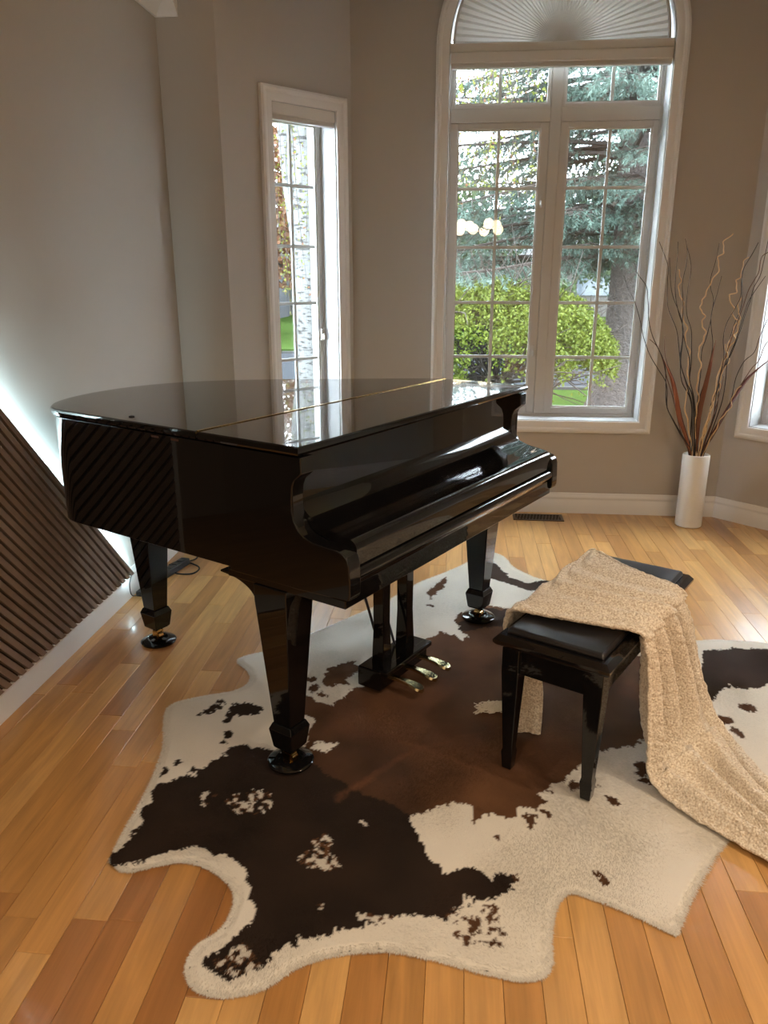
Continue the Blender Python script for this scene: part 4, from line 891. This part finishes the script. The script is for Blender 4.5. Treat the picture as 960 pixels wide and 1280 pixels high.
TP = np.array([x[0] for x in TW]); TD = np.array([x[1] for x in TW]); TD /= np.linalg.norm(TD, axis=1)[:, None]; TLn = np.array([x[2] for x in TW])
pxw, pyw, dd_ = proj(TP + S1); vis = (dd_ > 1) & (pxw > 280) & (pxw < 1080) & (pyw > -260) & (pyw < 560); TPv, TDv, TLv = TP[vis], TD[vis], TLn[vis]
TPo, TDo, TLo = TP[~vis][::4], TD[~vis][::4], TLn[~vis][::4] * 1.6
def needles(P, D, Ln, per, r):
    n = len(P); s = r.random((n, per)); base = P[:, None, :] + D[:, None, :] * (s * Ln[:, None])[..., None]
    rd = r.normal(0, 1, (n, per, 3)); rd -= (rd * D[:, None, :]).sum(-1, keepdims=True) * D[:, None, :]; rd /= np.linalg.norm(rd, axis=-1)[..., None]
    nd = rd * .8 + D[:, None, :] * .75; nd /= np.linalg.norm(nd, axis=-1)[..., None]; L = r.uniform(.035, .060, (n, per, 1)); sv = np.cross(nd, r.normal(0, 1, (n, per, 3))); sv /= np.linalg.norm(sv, axis=-1)[..., None]
    v = np.stack([base - sv * .0048, base + sv * .0048, base + nd * L], 2).reshape(-1, 3); t = np.clip(.5 + .6 * fbm(P, 1.2, 2)[:, None] + .25 * (s - .5) + r.normal(0, .12, (n, per)), 0, 1)[..., None]
    col = np.array([.020, .038, .028]) * (1 - t) + np.array([.105, .155, .128]) * t; col = np.where(r.random((n, 1, 1)) < .06, np.array([.045, .033, .023]), col)
    return v, np.repeat(col.reshape(-1, 3), 3, 0)
print('spruce twigs visible', len(TPv), 'other', len(TPo))
per = int(min(60, max(16, 520000 / max(len(TPv), 1))))
v1, c1_ = needles(TPv, TDv, TLv, per, r); v2, c2_ = needles(TPo, TDo, TLo, 10, r); v = np.vstack([v1, v2])
tag(link('needle_sprays', np_mesh('spruce_needles', v, np.arange(len(v)).reshape(-1, 3), np.vstack([c1_, c2_])), NEEDLE, spr), kind='stuff')
# ---- birch clump outside the narrow window, drooping twigs reaching the arched window
bp0 = aty(388, 440, 9.2); S2 = np.array([bp0[0], 9.2, GZ]); bir = empty('birch_tree', S2); tag(bir, 'white-barked birch tree with two stems outside the narrow window', 'tree')
r = np.random.default_rng(15)
trk = lambda pxs, y: [tuple(aty(x, yy, y) - S2) for x, yy in pxs]
t1 = [(.02, 0, 0)] + trk([(389, 450), (386, 350), (382, 250), (377, 150), (371, 60), (366, -60)], 9.2); m = MB(); q = catmull(t1, 6); m.tube([tuple(p) for p in q], list(np.linspace(.185, .12, len(q))), 14); m.build('trunk', BIRCH, bir, smooth=True)
t2 = [trk([(388, 380)], 9.2)[0]] + trk([(374, 310), (362, 230), (354, 150), (348, 60), (342, -60)], 9.2); m = MB(); q = catmull(t2, 6); m.tube([tuple(p) for p in q], list(np.linspace(.09, .065, len(q))), 12); m.build('stem', BIRCH, bir, smooth=True)
t3 = trk([(384, 352), (394, 300), (402, 230), (416, 140)], 9.2); m = MB(); q = catmull(t3, 6); m.tube([tuple(p) for p in q], list(np.linspace(.045, .02, len(q))), 8); m.build('bough', TWB, bir, smooth=True)
m = MB(); LC = []
limbs = [[(1.2, -.9, 4.3), (1.8, -1.2, 4.5), (2.35, -1.2, 4.3)], [(0, 0, 3.8), (.9, -.8, 4.4), (1.6, -1.4, 4.2), (2.1, -1.5, 4.0)], [(-.2, 0, 3.6), (-.8, .3, 4.4), (-1.3, .4, 4.6)], [(0, 0, 3.3), (.4, -.6, 4.2), (.9, -1.0, 4.4)]]
for li, lb_ in enumerate(limbs):
    q = catmull(lb_, 10); m.tube([tuple(p) for p in q], list(np.linspace(.03, .008, len(q))), 5)
    for k in range(34 if li < 2 else 26):
        b_ = q[r.integers(3, len(q))] + r.normal(0, .22, 3) * [1, 1, .3]; L = r.uniform(.6, 1.9) if li < 2 else r.uniform(.8, 2.4); e = b_ + np.array([r.normal(0, .12), r.normal(0, .12), -L]); c_ = catmull([b_, (b_ + e) / 2 + r.normal(0, .04, 3), e], 5); m.tube([tuple(p) for p in c_], list(np.linspace(.005, .002, len(c_))), 3)
        for s in np.arange(.1, 1, .022 / L):
            if r.random() < .75: LC.append(b_ * (1 - s) + e * s + r.normal(0, .035, 3))
m.build('twigs', TWB, bir); LC = np.array(LC)
v, f_, cc = leaf_cloud(LC, .034, (.07, .09, .009), (.14, .14, .026), r, 1.0)
cat = r.random(len(LC)) < .16; cc.reshape(-1, 4, 3)[cat] = np.array([.12, .05, .02])
tag(link('foliage', np_mesh('birch_leaves', v, f_, cc, 4), LEAFM, bir), kind='stuff')
# ---- trees across the street
def far_tree(x, y, h, w, c0, c1, label, n=6000, seed=1):
    r = np.random.default_rng(seed); t = empty('street_tree', (x, y, GZ + .1)); tag(t, label, 'tree', None)
    m = MB(); m.tube([(0, 0, 0), (.05, 0, h * .3), (0, 0, h * .8)], [.16, .13, .05], 8); m.build('trunk', TWB, t, smooth=True)
    d = r.normal(0, 1, (n, 3)); d /= np.linalg.norm(d, axis=1)[:, None]; C = d * (r.random((n, 1)) ** .45) * np.array([w, w, h * .42]) + [0, 0, h * .60]; C = C[fbm(C, .9, 2) > -.18]
    v, f_, cc = leaf_cloud(C, .26, c0, c1, r); tag(link('foliage', np_mesh('crown', v, f_, cc, 4), LEAFM, t), kind='stuff')
far_tree(-6.4, 27, 7.5, 3.2, (0.0850, 0.0350, 0.0150), (0.1250, 0.0600, 0.0300), 'rust-coloured tree across the street seen past the birch', seed=2)
far_tree(-7.6, 23.5, 2.6, 1.5, (0.0500, 0.0800, 0.0100), (0.1000, 0.1200, 0.0250), 'bright green low tree across the street behind the birch', seed=3)
far_tree(-5.9, 33, 8.5, 1.5, (.030, .042, .012), (.055, .070, .020), 'tall yellow-green tree across the street between the birch stems', seed=9, n=9000)
far_tree(-9.5, 13.5, 8.0, 3.2, (.075, .032, .012), (.115, .060, .028), 'added rust-leaved tree out of view beyond the birch, blocking sky light', seed=12, n=9000)  # unseen tree, added to cut daylight on the narrow window's reveal
far_tree(-.6, 35.5, 6.5, 3.6, (0.0200, 0.0350, 0.0150), (0.0450, 0.0650, 0.0275), 'dark green tree across the street behind the round shrub', seed=4)
far_tree(6.7, 34, 7.0, 3.4, (0.0225, 0.0375, 0.0150), (0.0500, 0.0700, 0.0300), 'green tree across the street beyond the spruce trunk', seed=6)
far_tree(1.9, 29, 2.2, 2.2, (0.0250, 0.0450, 0.0150), (0.0550, 0.0800, 0.0300), 'low green bush across the street behind the spruce', seed=7, n=4000)
far_tree(9.5, 15.0, 7.0, 2.6, (.022, .040, .012), (.050, .078, .026), 'leafy green tree on the lawn outside the window beside the vase', seed=21, n=9000)
far_tree(13.5, 25, 8.0, 3.4, (.020, .034, .014), (.045, .066, .028), 'dark green tree across the street on the vase side', seed=22, n=9000)
far_tree(7.6, 9.2, 2.4, 1.5, (.030, .052, .012), (.065, .090, .024), 'low leafy shrub on the lawn outside the window beside the vase', seed=23, n=7000)
hs_ = empty('brick_house', (1.5, 44, GZ + .1)); tag(hs_, 'pale bungalow with grey roof across the street', 'house')
MB().box(-11, 9, -4, 4, 0, 3.0).build('house_wall', mat('house_siding', (.085, .078, .07), .85, noise=(2, .08)), hs_)
m = MB(); m.prism([(-4.6, 2.9), (0, 5.2), (4.6, 2.9)], -11.5, 9.5, 'x'); m.build('roof', mat('roof_shingle', (.035, .034, .034), .9, noise=(6, .15)), hs_)
for x in (-8, -4.5, 1, 5): MB().box(x - .8, x + .8, -4.06, -3.98, 1.0, 2.4).build('house_window', mat('dark_pane', (.08, .10, .12), .1), hs_); 
hb = empty('grey_house', (-13.5, 36, GZ + .1)); tag(hb, 'grey bungalow across the street seen past the birch trunks', 'house')
MB().box(-5, 5, -3, 3, 0, 2.6).build('house_wall', mat('grey_siding', (.05, .052, .058), .85), hb); m = MB(); m.prism([(-3.5, 2.5), (0, 4.2), (3.5, 2.5)], -5.4, 5.4, 'x'); m.build('roof', MATS['roof_shingle'], hb)
for x in (-3, 0, 3): MB().box(x - .6, x + .6, -3.06, -2.98, .9, 2.1).build('house_window', MATS['dark_pane'], hb)
